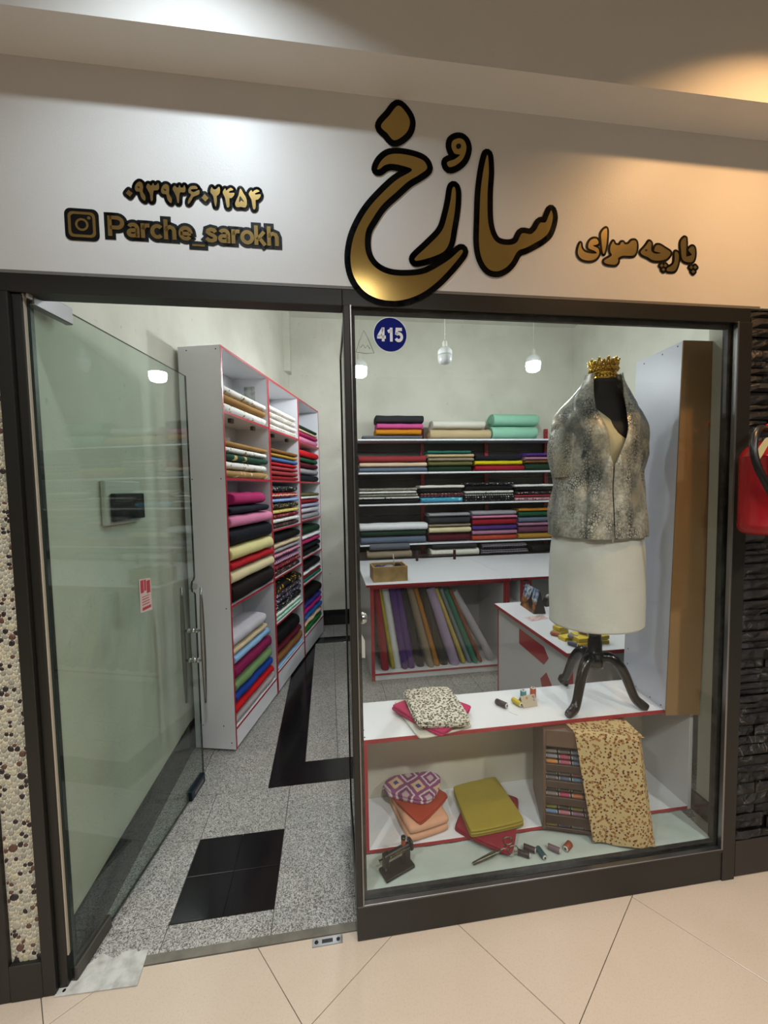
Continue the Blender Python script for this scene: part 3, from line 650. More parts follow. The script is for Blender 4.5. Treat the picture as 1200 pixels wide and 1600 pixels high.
def strokes(txt, h, w_, z, ext=0.0, thin_=.55):
    """bold lettering from strokes; returns one MB per letter; h = cap height"""
    res = []; x0 = 0
    for ch in txt:
        adv, sts = GL[ch]; mb = MB()
        for st_ in sts:
            P = [Vector(((x0 + a) * h, b_ * h)) for a, b_ in st_]; hw = (w_ * (thin_ if ch == '_' else 1) * h) / 2 + ext
            clo = (P[0] - P[-1]).length < 1e-4
            if not clo:
                P[0] = P[0] - (P[1] - P[0]).normalized() * ext; P[-1] = P[-1] + (P[-1] - P[-2]).normalized() * ext
            n = len(P); L_, R_ = [], []
            for i in range(n):
                d0 = (P[i] - P[i - 1]).normalized() if i > 0 else ((P[-1] - P[-2]).normalized() if clo else None)
                d1 = (P[i + 1] - P[i]).normalized() if i < n - 1 else ((P[1] - P[0]).normalized() if clo else None)
                d0 = d0 or d1; d1 = d1 or d0; tt = (d0 + d1).normalized(); nn = Vector((-tt.y, tt.x)); f = hw / max(.55, tt.dot(d1))
                L_.append(P[i] + nn * f); R_.append(P[i] - nn * f)
            v = [(p.x, p.y, zz) for zz in (z, z + .0008) for S_ in (L_, R_) for p in S_]; f = []
            for i in range(n - 1):
                f += [(2 * n + i, 3 * n + i, 3 * n + i + 1, 2 * n + i + 1), (i, 2 * n + i, 2 * n + i + 1, i + 1), (n + i, n + i + 1, 3 * n + i + 1, 3 * n + i)]
            f += [(0, n, 3 * n, 2 * n), (n - 1, 2 * n - 1, 4 * n - 1, 3 * n - 1)]
            mb.add(v, f)
        res.append(mb); x0 += adv
    return res, x0 * h
t = thing('account_name', 'gold Latin letters with underscore outlined in black above the door', 'lettering', (-.662, -.0005, 2.484))
_, wd = strokes('Parche_sarokh', 1, .2, 0); hcap = .0615; sx_ = .527 / (wd * hcap)
Ms = XZm @ Matrix.Diagonal((sx_, 1, 1, 1))
bk, _ = strokes('Parche_sarokh', hcap, .19, .0, .0098); q = MB()
for mb in bk: q.add([tuple(Ms @ Vector(p)) for p in mb.v], mb.f)
q.build('black_outline', M_blk, t, recalc=False)
gd, _ = strokes('Parche_sarokh', hcap, .19, .001)
for mb in gd:
    mb.v = [tuple(Ms @ Vector(p)) for p in mb.v]; mb.build('letter', M_goldink, t, recalc=False)
def rrect(cx, cy, w, h, r, n=5):
    P = []
    for k, (sx, sy) in enumerate(((1, 1), (-1, 1), (-1, -1), (1, -1))):
        for i in range(n + 1):
            a = PI / 2 * (k + i / n); P.append((cx + sx * (w / 2 - r) + r * math.cos(a), cy + sy * (h / 2 - r) + r * math.sin(a)))
    return P
t = thing('camera_icon', 'rounded square gold camera outline icon on black', 'lettering', (-.7355, -.0005, 2.513))
MB().prism(rrect(0, 0, .098, .096, .018), .0004, .001, 0, XZm).build('black_backing', M_blk, t)
def ringmb(P, Q, z0=.001, z1=.0018):
    n = len(P); v = [(a, b, z) for z in (z0, z1) for L_ in (P, Q) for a, b in L_]; f = []
    for i in range(n):
        j = (i + 1) % n; f += [(2 * n + i, 2 * n + j, 3 * n + j, 3 * n + i), (i, j, 2 * n + j, 2 * n + i), (n + i, n + j, 3 * n + j, 3 * n + i)]
    return MB().add(v, f, 0, False, XZm)
ringmb(rrect(0, 0, .078, .076, .014), rrect(0, 0, .062, .060, .010)).build('square_outline', M_goldink, t)
circ = lambda r, cx=0, cy=0, n=24: [(cx + r * math.cos(2 * PI * k / n), cy + r * math.sin(2 * PI * k / n)) for k in range(n)]
ringmb(circ(.019), circ(.0125)).build('lens_ring', M_goldink, t)
MB().prism(circ(.005, .021, .021, 12), .001, .0018, 0, XZm).build('flash_dot', M_goldink, t)
# number sticker on the window
t = thing('number_sticker', 'round blue sticker with the white shop number on the window glass', 'sticker', (.226, -.0035 + .009, 2.214))
MB().prism(circ(.060, n=40), .0002, .0006, 0, XZm).build('white_rim', plain('white_vinyl', '#dfe2e6', .6), t)
MB().prism(circ(.0575, n=40), .0006, .001, 0, XZm).build('blue_disc', plain('blue_vinyl', '#0a1a6c', .6, Specular_IOR_Level=.1), t)
ds, wd = strokes('415', .047, .225, .001); sx_ = .094 / wd
for mb in ds:
    mb.v = [tuple(XZm @ Vector(((p[0] - wd / 2) * sx_, p[1] - .0235, p[2]))) for p in mb.v]; mb.build('digit', plain('white_vinyl', '#dfe2e6', .6), t, recalc=False)
t = thing('sticker_residue', 'faint triangular adhesive residue on the glass beside the number sticker', 'residue', (0, .0055, 0))
M_res = glass('dried_adhesive', (.55, .57, .56, 1), .5, .25)
k = MB(); k.tube([(.134, 0, 2.226), (.152, 0, 2.19), (.168, 0, 2.150), (.138, 0, 2.148), (.106, 0, 2.152), (.118, 0, 2.19), (.134, 0, 2.226)], .0016, 6)
k.tube([(.122, 0, 2.168), (.130, 0, 2.178), (.138, 0, 2.166), (.146, 0, 2.176), (.154, 0, 2.164)], .0016, 6); k.build('outline', M_res, t)
# fire extinguisher hanging on the stone
t = thing('fire_extinguisher', 'red fire extinguisher with black hose hanging on the black stone', 'fire extinguisher', (1.600, -.155, 0))
M_rp = plain('red_enamel', '#8f0d18', .22)
MB().lathe([(.02, 1.488), (.085, 1.490), (.098, 1.502), (.1, 1.515), (.1, 1.518), (.1015, 1.520), (.1015, 1.524), (.1, 1.526), (.1, 1.765), (.1015, 1.767), (.1015, 1.772), (.099, 1.775), (.088, 1.800), (.062, 1.822), (.030, 1.832), (.022, 1.836)], 40).build('cylinder', M_rp, t)
MB().lathe([(.022, 1.834), (.018, 1.838), (.018, 1.865), (.024, 1.868), (.024, 1.890), (.012, 1.895)], 18).bbox(-.045, .03, -.012, .012, 1.862, 1.880, .003).build('valve', plain('brass', '#a58a5c', .35, .9), t)
MB().prism([(-.055, 1.872), (.05, 1.935), (.09, 1.965), (.09, 1.945), (.02, 1.900), (-.02, 1.872)], -.009, .009, 0, Matrix.Rotation(PI / 2, 4, 'X')).build('squeeze_handle', plain('bright_red_metal', '#c0131f', .35), t)
hp = [(-.045, 0, 1.870), (-.085, -.012, 1.872), (-.125, -.03, 1.845), (-.148, -.045, 1.79), (-.145, -.058, 1.73), (-.122, -.072, 1.67), (-.100, -.080, 1.62), (-.092, -.082, 1.590)]
hp2 = []
for i in range(len(hp) - 1):
    for k in range(4): hp2.append(tuple(Vector(hp[i]).lerp(Vector(hp[i + 1]), k / 4)))
hp2.append(hp[-1])
for _ in range(2): hp2 = [hp2[0]] + [tuple((Vector(hp2[i - 1]) + Vector(hp2[i]) * 2 + Vector(hp2[i + 1])) / 4) for i in range(1, len(hp2) - 1)] + [hp2[-1]]
MB().tube(hp2, .0115, 14).build('hose', plain('black_rubber', '#0c0c0c', .35), t)
MB().tube([(-.095, -.081, 1.600), (-.088, -.083, 1.572)], .0135, 14).build('hose_nozzle', M_chrome, t)
MB().bbox(-.095, -.055, -.088, -.070, 1.553, 1.566, .003).build('hose_clip', M_rp, t)
lab = MB(); n = 12; rg = []
for zz in (1.565, 1.745): rg.append([(.1008 * math.sin(a), -.1008 * math.cos(a), zz) for a in [(-.10 + 1.25 * k / n) for k in range(n + 1)]])
lab.loft(rg, 0, True, False).build('printed_label', plain('silver_label', '#a9aca6', .4), t)
lab = MB(); rg = []
for zz in (1.71, 1.732): rg.append([(.1012 * math.sin(a), -.1012 * math.cos(a), zz) for a in [(0.0 + 1.05 * k / n) for k in range(n + 1)]])
lab.loft(rg, 0, True, False).build('label_heading', M_blk, t)
MB().prism([(-.128, 1.735), (-.12, 1.79), (-.09, 1.83), (-.052, 1.845), (-.075, 1.81), (-.10, 1.77)], -.0005, .0005, 0, Matrix.Translation((0, -.035, 0)) @ Matrix.Rotation(PI / 2, 4, 'X')).build('inspection_tag', plain('cream_card', '#b9b184', .7), t)
# ================================================================== CLOTH SHAPES
def bolt_mesh(w_, d, h, seed=0, p=2.7, amp=.004, name='cloth_body', mat=None, NS=22, NX=9):
    """a folded length of cloth: rounded section d x h swept along x, with spiral-like grooves at both ends"""
    r_ = random.Random(seed); ph = [r_.uniform(0, 6) for _ in range(8)]
    def sec(x, sc, seg):
        ring = []
        for k in range(NS):
            a = 2 * PI * k / NS; ca, sa = math.cos(a), math.sin(a)
            y = math.copysign(abs(ca) ** (2 / p), ca) * d / 2 * sc; z = math.copysign(abs(sa) ** (2 / p), sa) * (h / 2) * (1 - (1 - sc) * .96)
            wv = amp * (math.sin(7 * x / max(w_, .1) * 2 + ph[0] + a) + .7 * math.sin(17 * x / max(w_, .1) + 2 * a + ph[1]))
            if sa > -.3: z += wv * .5 * max(0, sa)
            y += wv * .6 * abs(ca) * (1 if ca < 0 else .4)
            ring.append((x + amp * .8 * math.sin(a * 2 + ph[2]) * seg, y, z + h / 2))
        return ring
    rings = []
    e = min(.010, w_ * .06)
    for sc, dx in ((.30, .006), (.48, .001), (.54, .006), (.70, .001), (.76, .005), (.90, .0), (.97, .001)): rings.append(sec(-w_ / 2 + dx + .002, sc, 1))
    for i in range(NX + 1):
        rings.append(sec(-w_ / 2 + e + (w_ - 2 * e) * i / NX, 1, 1 if i in (0, NX) else 0))
    for sc, dx in ((.97, .001), (.90, .0), (.76, .005), (.70, .001), (.54, .006), (.48, .001), (.30, .006)): rings.append(sec(w_ / 2 - dx - .002, sc, -1))
    return MB().loft(rings, 0, True, True, True, True).mesh(name, mat)
def chaikin(P, it=2, q=.22):
    for _ in range(it):
        out = []
        for i in range(len(P)):
            a, b = P[i], P[(i + 1) % len(P)]
            out += [(a[0] * (1 - q) + b[0] * q, a[1] * (1 - q) + b[1] * q), (a[0] * q + b[0] * (1 - q), a[1] * q + b[1] * (1 - q))]
        P = out; q = .25
    return P
def folded_mb(poly, z0, h, layers=3, seed=0, wr=.002, q=.10):
    """a neatly folded flat cloth seen as a pad of rounded layers"""
    r_ = random.Random(seed); P = chaikin(poly, 3, q)
    cx = sum(a for a, b in P) / len(P); cy = sum(b for a, b in P) / len(P)
    # resample
    t = h / layers; mb = MB()
    ph = [r_.uniform(0, 6) for _ in range(4)]
    for l in range(layers):
        za = z0 + l * t; rings = []; jx, jy = r_.uniform(-.003, .003), r_.uniform(-.003, .003)
        e = t * .45
        prof = [(-e - .004, 0.02), (-e * .3, .12), (0, .35), (0, .65), (-e * .3, .88), (-e - .003, .985)]
        def ring(off, zf, k=1.0):
            R_ = []
            for a, b in P:
                dx, dy = a - cx, b - cy; L_ = math.hypot(dx, dy); f = k * (L_ + off) / L_
                X, Y = cx + jx + dx * f, cy + jy + dy * f
                R_.append((X, Y, za + zf * t + (wr * math.sin(22 * X + ph[0]) * math.cos(19 * Y + ph[1]) if zf > .5 else 0)))
            return R_
        for off, zf in prof: rings.append(ring(off, zf))
        for k in (.8, .5, .2): rings.append(ring(-e - .003, 1.0, k))
        mb.loft(rings, 0, True, True, True, True)
    return mb
FB = {}
def fab(key):
    if key in FB: return FB[key]
    k = PAL[key]; FB[key] = fabric(key.replace(' ', '_'), *k[0:1], **(k[1] if len(k) > 1 else {})); return FB[key]
PAL = {
 'white floral': ('#d8d8d2', dict(kind='floral', c2='#94733f', c3='#7f8468', sc=24)),
 'tan': ('#96713f',), 'tan floral': ('#9a7a4c', dict(kind='floral', c2='#d8cba4', c3='#b59a6a', sc=13)),
 'white': ('#d6d9da',), 'cream': ('#cfc39c',), 'yellow cream': ('#cfc78c',), 'beige': ('#bfae8e',), 'green floral': ('#143d2c', dict(kind='floral', c2='#b9a56c', c3='#143d2c', sc=11)),
 'magenta': ('#a0245c',), 'navy': ('#0d1220',), 'pink': ('#c97a9a',), 'dark navy': ('#0a0d18',), 'red': ('#a3101c',), 'black brown': ('#17100e',),
 'pale grey': ('#b5b3ba',), 'light blue': ('#86aed0',), 'plum magenta': ('#7c1a48',), 'sage green': ('#6d8a5c',), 'royal blue': ('#143a8c',), 'bright red': ('#b8121c',), 'warm grey': ('#9e9797',),
 'white ribbed print': ('#d5d2ca', dict(kind='dots', c2='#86766a', sc=48)),
 'brown': ('#6d4a22',), 'mustard': ('#a07a2a',), 'denim blue': ('#3d5c8c',), 'dusty red': ('#94343c',), 'brick red': ('#8a2c30',), 'dark red': ('#7c1018',),
 'black dotted': ('#0d0d10', dict(kind='floral', c2='#c9c4a4', c3='#5a74a8', sc=38)), 'red dotted': ('#8f1420', dict(kind='dots', c2='#d9d0b8', sc=42)), 'blue print': ('#6a86b8', dict(kind='dots', c2='#a9bcd8', sc=50)),
 'black and yellow print': ('#121214', dict(kind='floral', c2='#cfb04a', c3='#d8d4c8', sc=42)), 'yellow print': ('#c9b86a', dict(kind='floral', c2='#3a2a20', c3='#8a5a30', sc=40)), 'wine print': ('#6d1426', dict(kind='floral', c2='#c9a48a', c3='#3a0a14', sc=44)),
 'white print': ('#d5d5d0', dict(kind='floral', c2='#9aa0a8', c3='#c08a8a', sc=36)), 'dark brown print': ('#32201f', dict(kind='floral', c2='#8d7a72', c3='#5a2a30', sc=46)),
 'black': ('#08080a',), 'grey': ('#8d8c90',), 'pink zigzag print': ('#c88aa0', dict(kind='zig', c2='#3a1a30', sc=28)), 'purple zigzag print': ('#5a2a4c', dict(kind='zig', c2='#c9a8bc', sc=26)), 'orange print': ('#2a1a20', dict(kind='floral', c2='#b8702e', c3='#c9a0b0', sc=34)),
 'black and gold print': ('#100f10', dict(kind='floral', c2='#c9a01e', c3='#d8bc30', sc=20)), 'pink floral': ('#2f2a30', dict(kind='floral', c2='#c490a4', c3='#d8d0d4', sc=36)), 'grey floral': ('#2c2f3c', dict(kind='floral', c2='#b7b4bc', c3='#8a6a74', sc=38)), 'black and white print': ('#121216', dict(kind='floral', c2='#d4d4d4', c3='#7a7a80', sc=34)),
 'white dotted mint': ('#cdd8cc', dict(kind='dots', c2='#23302c', sc=30)), 'mint dotted': ('#7fbfa4', dict(kind='dots', c2='#d4e4da', sc=34)),
 'wine': ('#52101f',), 'caramel': ('#7d5530',), 'olive': ('#5c5a32',), 'lavender': ('#9a98b4',), 'dark green': ('#12301e',), 'deep green': ('#0f4a30',), 'teal': ('#1d6256',), 'purple': ('#4a2a74',), 'violet blue': ('#2a2a78',), 'fuchsia': ('#9c1c70',), 'cobalt': ('#1a5a9c',), 'peach cream': ('#cfb49a',), 'leaf green': ('#1e6a24',),
 'orange': ('#c07a1a',), 'bright pink': ('#c0508c',), 'charcoal': ('#2a2c30',), 'mid grey': ('#5d6068',), 'mint': ('#86b8a0',), 'ivory': ('#cdcbbf',), 'sand': ('#b8a480',),
 'yellow': ('#c2b414',), 'blue grey': ('#5a6678',), 'mauve': ('#a07088',), 'orange red': ('#a8402a',), 'plum': ('#64364c',), 'crimson': ('#8c1224',), 'taupe': ('#8a7c68',),
 'grey print': ('#7a786e', dict(kind='floral', c2='#c9c4b4', c3='#2a2a28', sc=44)), 'black and white rings': ('#0c0c0e', dict(kind='rings', c2='#d0d0cc', sc=34)), 'dark floral': ('#1a1418', dict(kind='floral', c2='#b88a94', c3='#8a8a86', sc=26)), 'black and pink floral': ('#b0848c', dict(kind='floral', c2='#2a2026', c3='#d4ccc4', sc=26)), 'turquoise print': ('#3f8fae', dict(kind='floral', c2='#8ac0d0', c3='#2a6a8a', sc=14)), 'red dots on dark': ('#4a1420', dict(kind='dots', c2='#c9a8a0', sc=24)),
 'white lattice print': ('#c9cac4', dict(kind='floral', c2='#141416', c3='#8a8a86', sc=22)), 'black checked': ('#101014', dict(kind='check', c2='#5a4650', c3='#8a8890', sc=30)), 'light lavender': ('#a795b4',), 'lime yellow': ('#a89c1c',), 'dark olive': ('#33302a',), 'rust': ('#8a4a28',), 'teal green': ('#1f7a62',), 'amber': ('#a8701c',), 'pale yellow': ('#c4ae5a',), 'sky grey': ('#7f929c',),
}
ORD = ['topmost', 'second from top', 'third from top', 'fourth from top', 'fifth from top', 'sixth from top', 'seventh from top', 'eighth from top', 'ninth from top']
def bolt(key, w_, d, h, label, group, seed, p=2.7, amp=.004, base='folded_fabric'):
    o = bolt_mesh(w_, d, h, seed, p, amp, mat=fab(key)); return tag(mk(base, o), label, 'fabric', group)

# ================================================================== WALL SHELF UNITS ON THE SLANTED WALL
def panel(name, par, x0, x1, y0, y1, z0, z1, red='front', mat=None, b=.0012, t=.0016):
    o = MB().bbox(x0, x1, y0 + (t if red == 'front' else 0), y1, z0, z1, b).build(name, mat or M_white, par)
    if red == 'front': MB().bbox(x0 + .0002, x1 - .0002, y0, y0 + t, z0 + .0002, z1 - .0002, .0004).build('edge_banding', M_red, o)
    return o
A0 = Vector((-.632, 1.203)); TH = math.atan2(.96914, .24651); UW = .722
UN = [('shelf unit beside the door', [2.182, 1.768, .955, .155]), ('middle shelf unit', [2.176, 1.768, 1.362, .966, .585, .185]), ('shelf unit by back wall', [2.163, 1.768, 1.380, 1.0, .735, .21])]
SD = .278
STK = [  # per unit, per compartment from the top: list of (fabric, relative thickness) from top to bottom, options
 [([('white floral', 1), ('tan', 1.0), ('white floral', 1.2)], .17, {}),
  ([('tan', .8), ('white floral', .8), ('green floral', 1.05), ('white floral', 1.1), ('tan floral', 1.1)], .24, {}),
  ([('magenta', 1.35, .50), ('navy', .85, .62), ('pink', 1.3, .70), ('dark navy', 1.75, .71), ('yellow cream', 1.45, .69), ('red', .85, .68), ('cream', 1.3, .69), ('black brown', 1.9, .72)], .72, {'proud': .03}),
  ([('pale grey', 1.3, .52), ('beige', .6, .54), ('light blue', .95, .57), ('plum magenta', 1.5, .60), ('sage green', 1.15, .60), ('royal blue', .95, .61), ('bright red', .95, .64), ('warm grey', .95, .67)], .60, {'proud': .005})],
 [([('white ribbed print', 1)] * 4, .20, {}),
  ([('brown', 1), ('mustard', .8), ('denim blue', 1), ('red', .8), ('dusty red', .9), ('brick red', 1.1), ('dark red', .9)], .265, {}),
  ([('black dotted', 1.5), ('red dotted', 1.4), ('blue print', 1), ('black and yellow print', 1.5), ('yellow print', 1), ('wine print', 1), ('white print', 1.1), ('dark brown print', 1.1)], .36, {}),
  ([('black', 1.7), ('beige', .9), ('grey', .8), ('pink zigzag print', 1.1), ('purple zigzag print', 1), ('wine print', 1), ('orange print', 1)], .35, {}),
  ([('black and gold print', 1.5), ('pink floral', .9), ('grey floral', 1.1), ('black and white print', 1.2), ('white dotted mint', .8), ('mint dotted', .9)], .30, {}),
  ([('black', 2.2, .56), ('wine', 1.1, .64), ('caramel', 1.7, .68), ('light blue', .5, .68)], .31, {})],
 [([('dark green', 1), ('cream', .6), ('magenta', 1), ('pink', 1.5)], .17, {}),
  ([('bright red', 1.4), ('deep green', .8), ('wine', 1), ('grey', 1.1), ('navy', 1.2)], .33, {}),
  ([('olive', .6), ('white', .6), ('dark red', .8), ('lavender', .8), ('pale grey', 1.1), ('grey', 1.1)], .27, {}),
  ([('dark green', 1.4), ('white', .7), ('magenta', .9), ('dark navy', 1), ('black', 1)], .30, {}),
  ([('black', 1.5), ('white', .6), ('dark red', .5), ('teal', .9)], .19, {}),
  ([('black', 1.8), ('violet blue', .8), ('fuchsia', 1), ('cobalt', 1.1), ('peach cream', .9), ('leaf green', 1.1)], .42, {})]]
ctn = ['top', 'second', 'third', 'fourth', 'fifth', 'bottom']
seed = 10
for u in range(3):
    un, zs = UN[u]; P0 = A0 + Vector((math.cos(TH), math.sin(TH))) * (UW * u + .003 * u); 
    t = thing('wall_shelf_unit', ['tall white wall shelf unit beside the open glass door', 'tall white wall shelf unit between the other two wall units', 'tall white wall shelf unit nearest the back wall'][u], 'shelf', (P0.x, P0.y, 0), TH, 'white wall shelf units with red edging')
    panel('side_panel', t, 0, .016, 0, SD, .015, 2.575); panel('side_panel', t, UW - .016, UW, 0, SD, .015, 2.575)
    panel('top_panel', t, .016, UW - .016, 0, SD, 2.559, 2.575)
    MB().box(.016, UW - .016, SD - .006, SD - .001, .015, 2.559).build('back_panel', M_white2, t)
    for z in zs: panel('shelf_board', t, .016, UW - .016, .001, SD - .006, z - .016, z)
    MB().bbox(.016, UW - .016, .003, .018, .02, zs[-1] - .0165, .001).build('kick_board', M_white, t)
    for xx in (.05, UW - .05):
        for yy in (.04, SD - .05): MB().lathe([(.018, 0), (.014, .015)], 12, 0, Matrix.Translation((xx, yy, .0002))).build('foot', plain('translucent_plastic', '#8f9290', .4), t)
    if u == 0:
        q = MB()
        for yy, zz in ((.03, 2.55), (.22, 2.55), (.03, 1.76), (.22, 1.76), (.08, .17), (.03, .94), (.22, .17), (.03, .06)):
            q.lathe([(.004, -.0012), (.004, 0)], 8, 0, Matrix.Translation((0, yy, zz)) @ Matrix.Rotation(PI / 2, 4, 'Y'))
        q.build('screw_caps', M_frame2, t)
    if u < 2:
        for xx in (.22, .56): MB().bbox(xx - .02, xx + .02, .05, .075, zs[0] - .046, zs[0] - .0165, .002).build('hinge_plate', plain('tarnished_bracket', '#4a4338', .5, .5), t)
    if u == 0:
        MB().box(UW - .0172, UW - .0162, .10, .19, 2.36, 2.50).build('product_label', paint('faded_label', '#b9bdb6', '#74807a', .6, 30, 30, .1, .8), t)
    for ci, (stk, H_, opt) in enumerate(STK[u]):
        z = zs[ci] + .0006; tot = sum(s[1] for s in stk); n = len(stk)
        for k in range(n - 1, -1, -1):
            s = stk[k]; h = H_ * s[1] / tot; seed += 1
            wd = s[2] if len(s) > 2 else UW - .05 - random.Random(seed).uniform(0, .03)
            wd = min(wd, UW - .038); r_ = random.Random(seed * 3)
            dp = .235 + r_.uniform(-.01, .01); pr = opt.get('proud', 0) * (.5 + .5 * r_.random())
            comp = ctn[ci] if ci < len(zs) - 1 else 'bottom'
            alike = 'white ribbed print' if s[0] == 'white ribbed print' else s[0]
            lab = '%s folded fabric, %s in the %s compartment of the %s' % (alike, ORD[k], comp, un)
            if len(lab.split()) > 16: lab = '%s fabric, %s, %s compartment of %s' % (alike, ORD[k], comp, un)
            o = bolt(s[0], wd, dp, h * .985, lab, 'folded fabrics on the %s' % un, seed, p=3.4 if h < .05 else 2.9, amp=.003 if h < .05 else .006)
            lx = .019 + wd / 2 + r_.uniform(0, max(0, UW - .038 - wd) * .4); ly = dp / 2 + .006 - pr
            o.location = (P0.x + math.cos(TH) * lx - math.sin(TH) * ly, P0.y + math.sin(TH) * lx + math.cos(TH) * ly, z)
            o.rotation_euler = (0, 0, TH); z += h
# ================================================================== BACK WALL RACK
M_slat = paint('dark_slatted_back', '#241f1d', '#302a26', .5, 4, 60, .2, .6)
t = thing('wall_rack', 'white wall rack shelves on red uprights along the back wall', 'shelf', (0, 0, 0))
for zz in [.90 + .112 * k for k in range(12)]: MB().bbox(.34, 3.18, 3.53, 3.548, zz, zz + .106, .002).build('back_slat', M_slat, t)
for xx in (.335, 1.16, 1.99, 2.80): 
    up = MB().bbox(xx - .022, xx + .022, 3.495, 3.53, .86, 2.41, .002).build('upright', M_red, t)
    q = MB()
    for k in range(30): q.box(xx - .004, xx + .004, 3.4935, 3.4952, .9 + k * .05, .918 + k * .05)
    q.build('slots', M_frame2, up)
for z in (2.25, 1.868, 1.500, 1.030):
    for a, b in ((.345, 1.158), (1.162, 1.985), (1.989, 2.81), (2.814, 3.17)):
        MB().bbox(a, b, 3.21, 3.53, z - .018, z, .001).build('shelf_board', M_white, t)
RK = [
 (2.25, [(.40, 1.10, 'mid grey', .045), (.55, 1.09, 'orange', .072), (.57, 1.11, 'bright pink', .07), (.56, 1.12, 'charcoal', .095)]),
 (2.25, [(1.20, 1.95, 'sand', .125), (1.23, 1.88, 'ivory', .105)]),
 (2.25, [(1.96, 2.54, 'mint', .16), (1.98, 2.55, 'mint', .15)]),
 (1.868, [(.35, 1.15, 'blue grey', .058), (.36, 1.15, 'peach cream', .058), (.35, 1.14, 'brick red', .078)]),
 (1.868, [(1.165, 1.69, 'dark green', .065), (1.165, 1.70, 'olive', .055), (1.165, 1.72, 'taupe', .045), (1.163, 1.73, 'sand', .045), (1.163, 1.69, 'teal', .04)]),
 (1.868, [(1.735, 2.36, 'crimson', .07), (1.735, 2.34, 'yellow', .058), (1.75, 2.33, 'navy', .06)]),
 (1.868, [(2.37, 2.95, 'dark green', .09), (2.37, 2.94, 'brown', .035), (2.37, 2.95, 'mauve', .045), (2.38, 2.9, 'purple', .045)]),
 (1.500, [(.345, 1.05, 'black', .055), (.345, 1.05, 'white lattice print', .03), (.345, 1.04, 'grey print', .035), (.345, 1.02, 'white print', .03), (.345, 1.03, 'grey print', .035)]),
 (1.500, [(1.07, 1.585, 'turquoise print', .07), (1.07, 1.585, 'red dots on dark', .048), (1.06, 1.57, 'black', .052), (1.06, 1.60, 'ivory', .04)]),
 (1.500, [(1.61, 2.225, 'black and white rings', .10), (1.61, 2.22, 'white lattice print', .035), (1.62, 2.21, 'black', .065), (1.61, 2.22, 'black and white print', .032)]),
 (1.500, [(2.24, 2.82, 'black and pink floral', .045), (2.24, 2.81, 'dusty red', .032), (2.24, 2.82, 'dark floral', .04), (2.25, 2.8, 'black', .05), (2.24, 2.82, 'white print', .035)]),
 (1.030, [(.35, 1.13, 'blue grey', .09), (.35, 1.13, 'dark green', .065), (.345, 1.15, 'white', .085)]),
 (1.030, [(1.165, 1.68, 'wine', .11), (1.165, 1.68, 'cream', .072), (1.165, 1.68, 'taupe', .035), (1.165, 1.67, 'charcoal', .09), (1.165, 1.67, 'grey', .038)]),
 (1.030, [(1.70, 2.27, 'orange red', .07), (1.70, 2.27, 'mauve', .055), (1.70, 2.27, 'purple', .06), (1.70, 2.27, 'crimson', .085), (1.70, 2.27, 'pink', .035), (1.70, 2.26, 'grey', .055)]),
 (1.030, [(2.285, 2.85, 'mustard', .075), (2.285, 2.85, 'plum', .085), (2.285, 2.84, 'mauve', .045), (2.285, 2.84, 'blue grey', .07), (2.285, 2.85, 'deep green', .065), (2.285, 2.84, 'amber', .035)])]
where = {2.25: 'top shelf', 1.868: 'second shelf', 1.5: 'third shelf', 1.03: 'fourth shelf'}
colw = {}
for z0, st_ in RK:
    colw[z0] = colw.get(z0, 0) + 1; pile = ['first', 'second', 'third', 'fourth'][colw[z0] - 1]
    z = z0 + .0006; n = len(st_)
    for k, (a, b, key, h) in enumerate(st_):
        seed += 1; r_ = random.Random(seed)
        lab = '%s folded fabric, %s in %s pile on back wall %s' % (key, ORD[n - 1 - k], pile, where[z0])
        if len(lab.split()) > 16: lab = '%s fabric, %s in %s pile, rack %s' % (key, ORD[n - 1 - k], pile, where[z0])
        roll = h > .1
        o = bolt(key, b - a, .27 if not roll else .24, h * .985, lab, 'fabrics on the back wall rack', seed, p=2.3 if roll else 3.0, amp=.004)
        o.location = ((a + b) / 2, 3.345 + r_.uniform(-.01, .01), z); z += h
# things standing on the worktop in front of the rack
for k, (a, b, key, h, z) in enumerate([(1.18, 1.78, 'ivory', .095, .856), (1.80, 2.40, 'black checked', .075, .856), (1.82, 2.38, 'black checked', .06, .932), (.42, .95, 'taupe', .10, .856), (.45, .93, 'mid grey', .09, .957), (1.2, 1.75, 'charcoal', .06, .952), (2.45, 2.95, 'black', .10, .856)]):
    seed += 1
    o = bolt(key, b - a, .22, h * .985, ['ivory roll lying under the lowest rack shelf, middle of worktop', 'black checked fabric at the bottom of the checked pair, behind the counter', 'black checked fabric on top of the checked pair, behind the counter', 'taupe fabric behind the wooden box, lower of two', 'grey fabric behind the wooden box, upper of two', 'charcoal fabric lying on the ivory roll behind the counter', 'black fabric beside the checked pair behind the counter'][k], 'fabrics under the lowest rack shelf', seed, p=2.4)
    o.location = ((a + b) / 2, 3.30, z)
t = thing('metal_bracket_frame', 'low brown metal rail standing on the worktop before the rolls', 'rail', (1.19, 3.02, .8555))
for xx in (-.22, .22): MB().bbox(xx - .014, xx + .014, -.01, .01, 0, .11, .002).build('post', plain('brown_metal', '#3a1a18', .4, .3), t)
MB().bbox(-.206, .206, -.005, .005, .055, .066, .001).build('bar', plain('brown_metal', '#3a1a18', .4, .3), t)
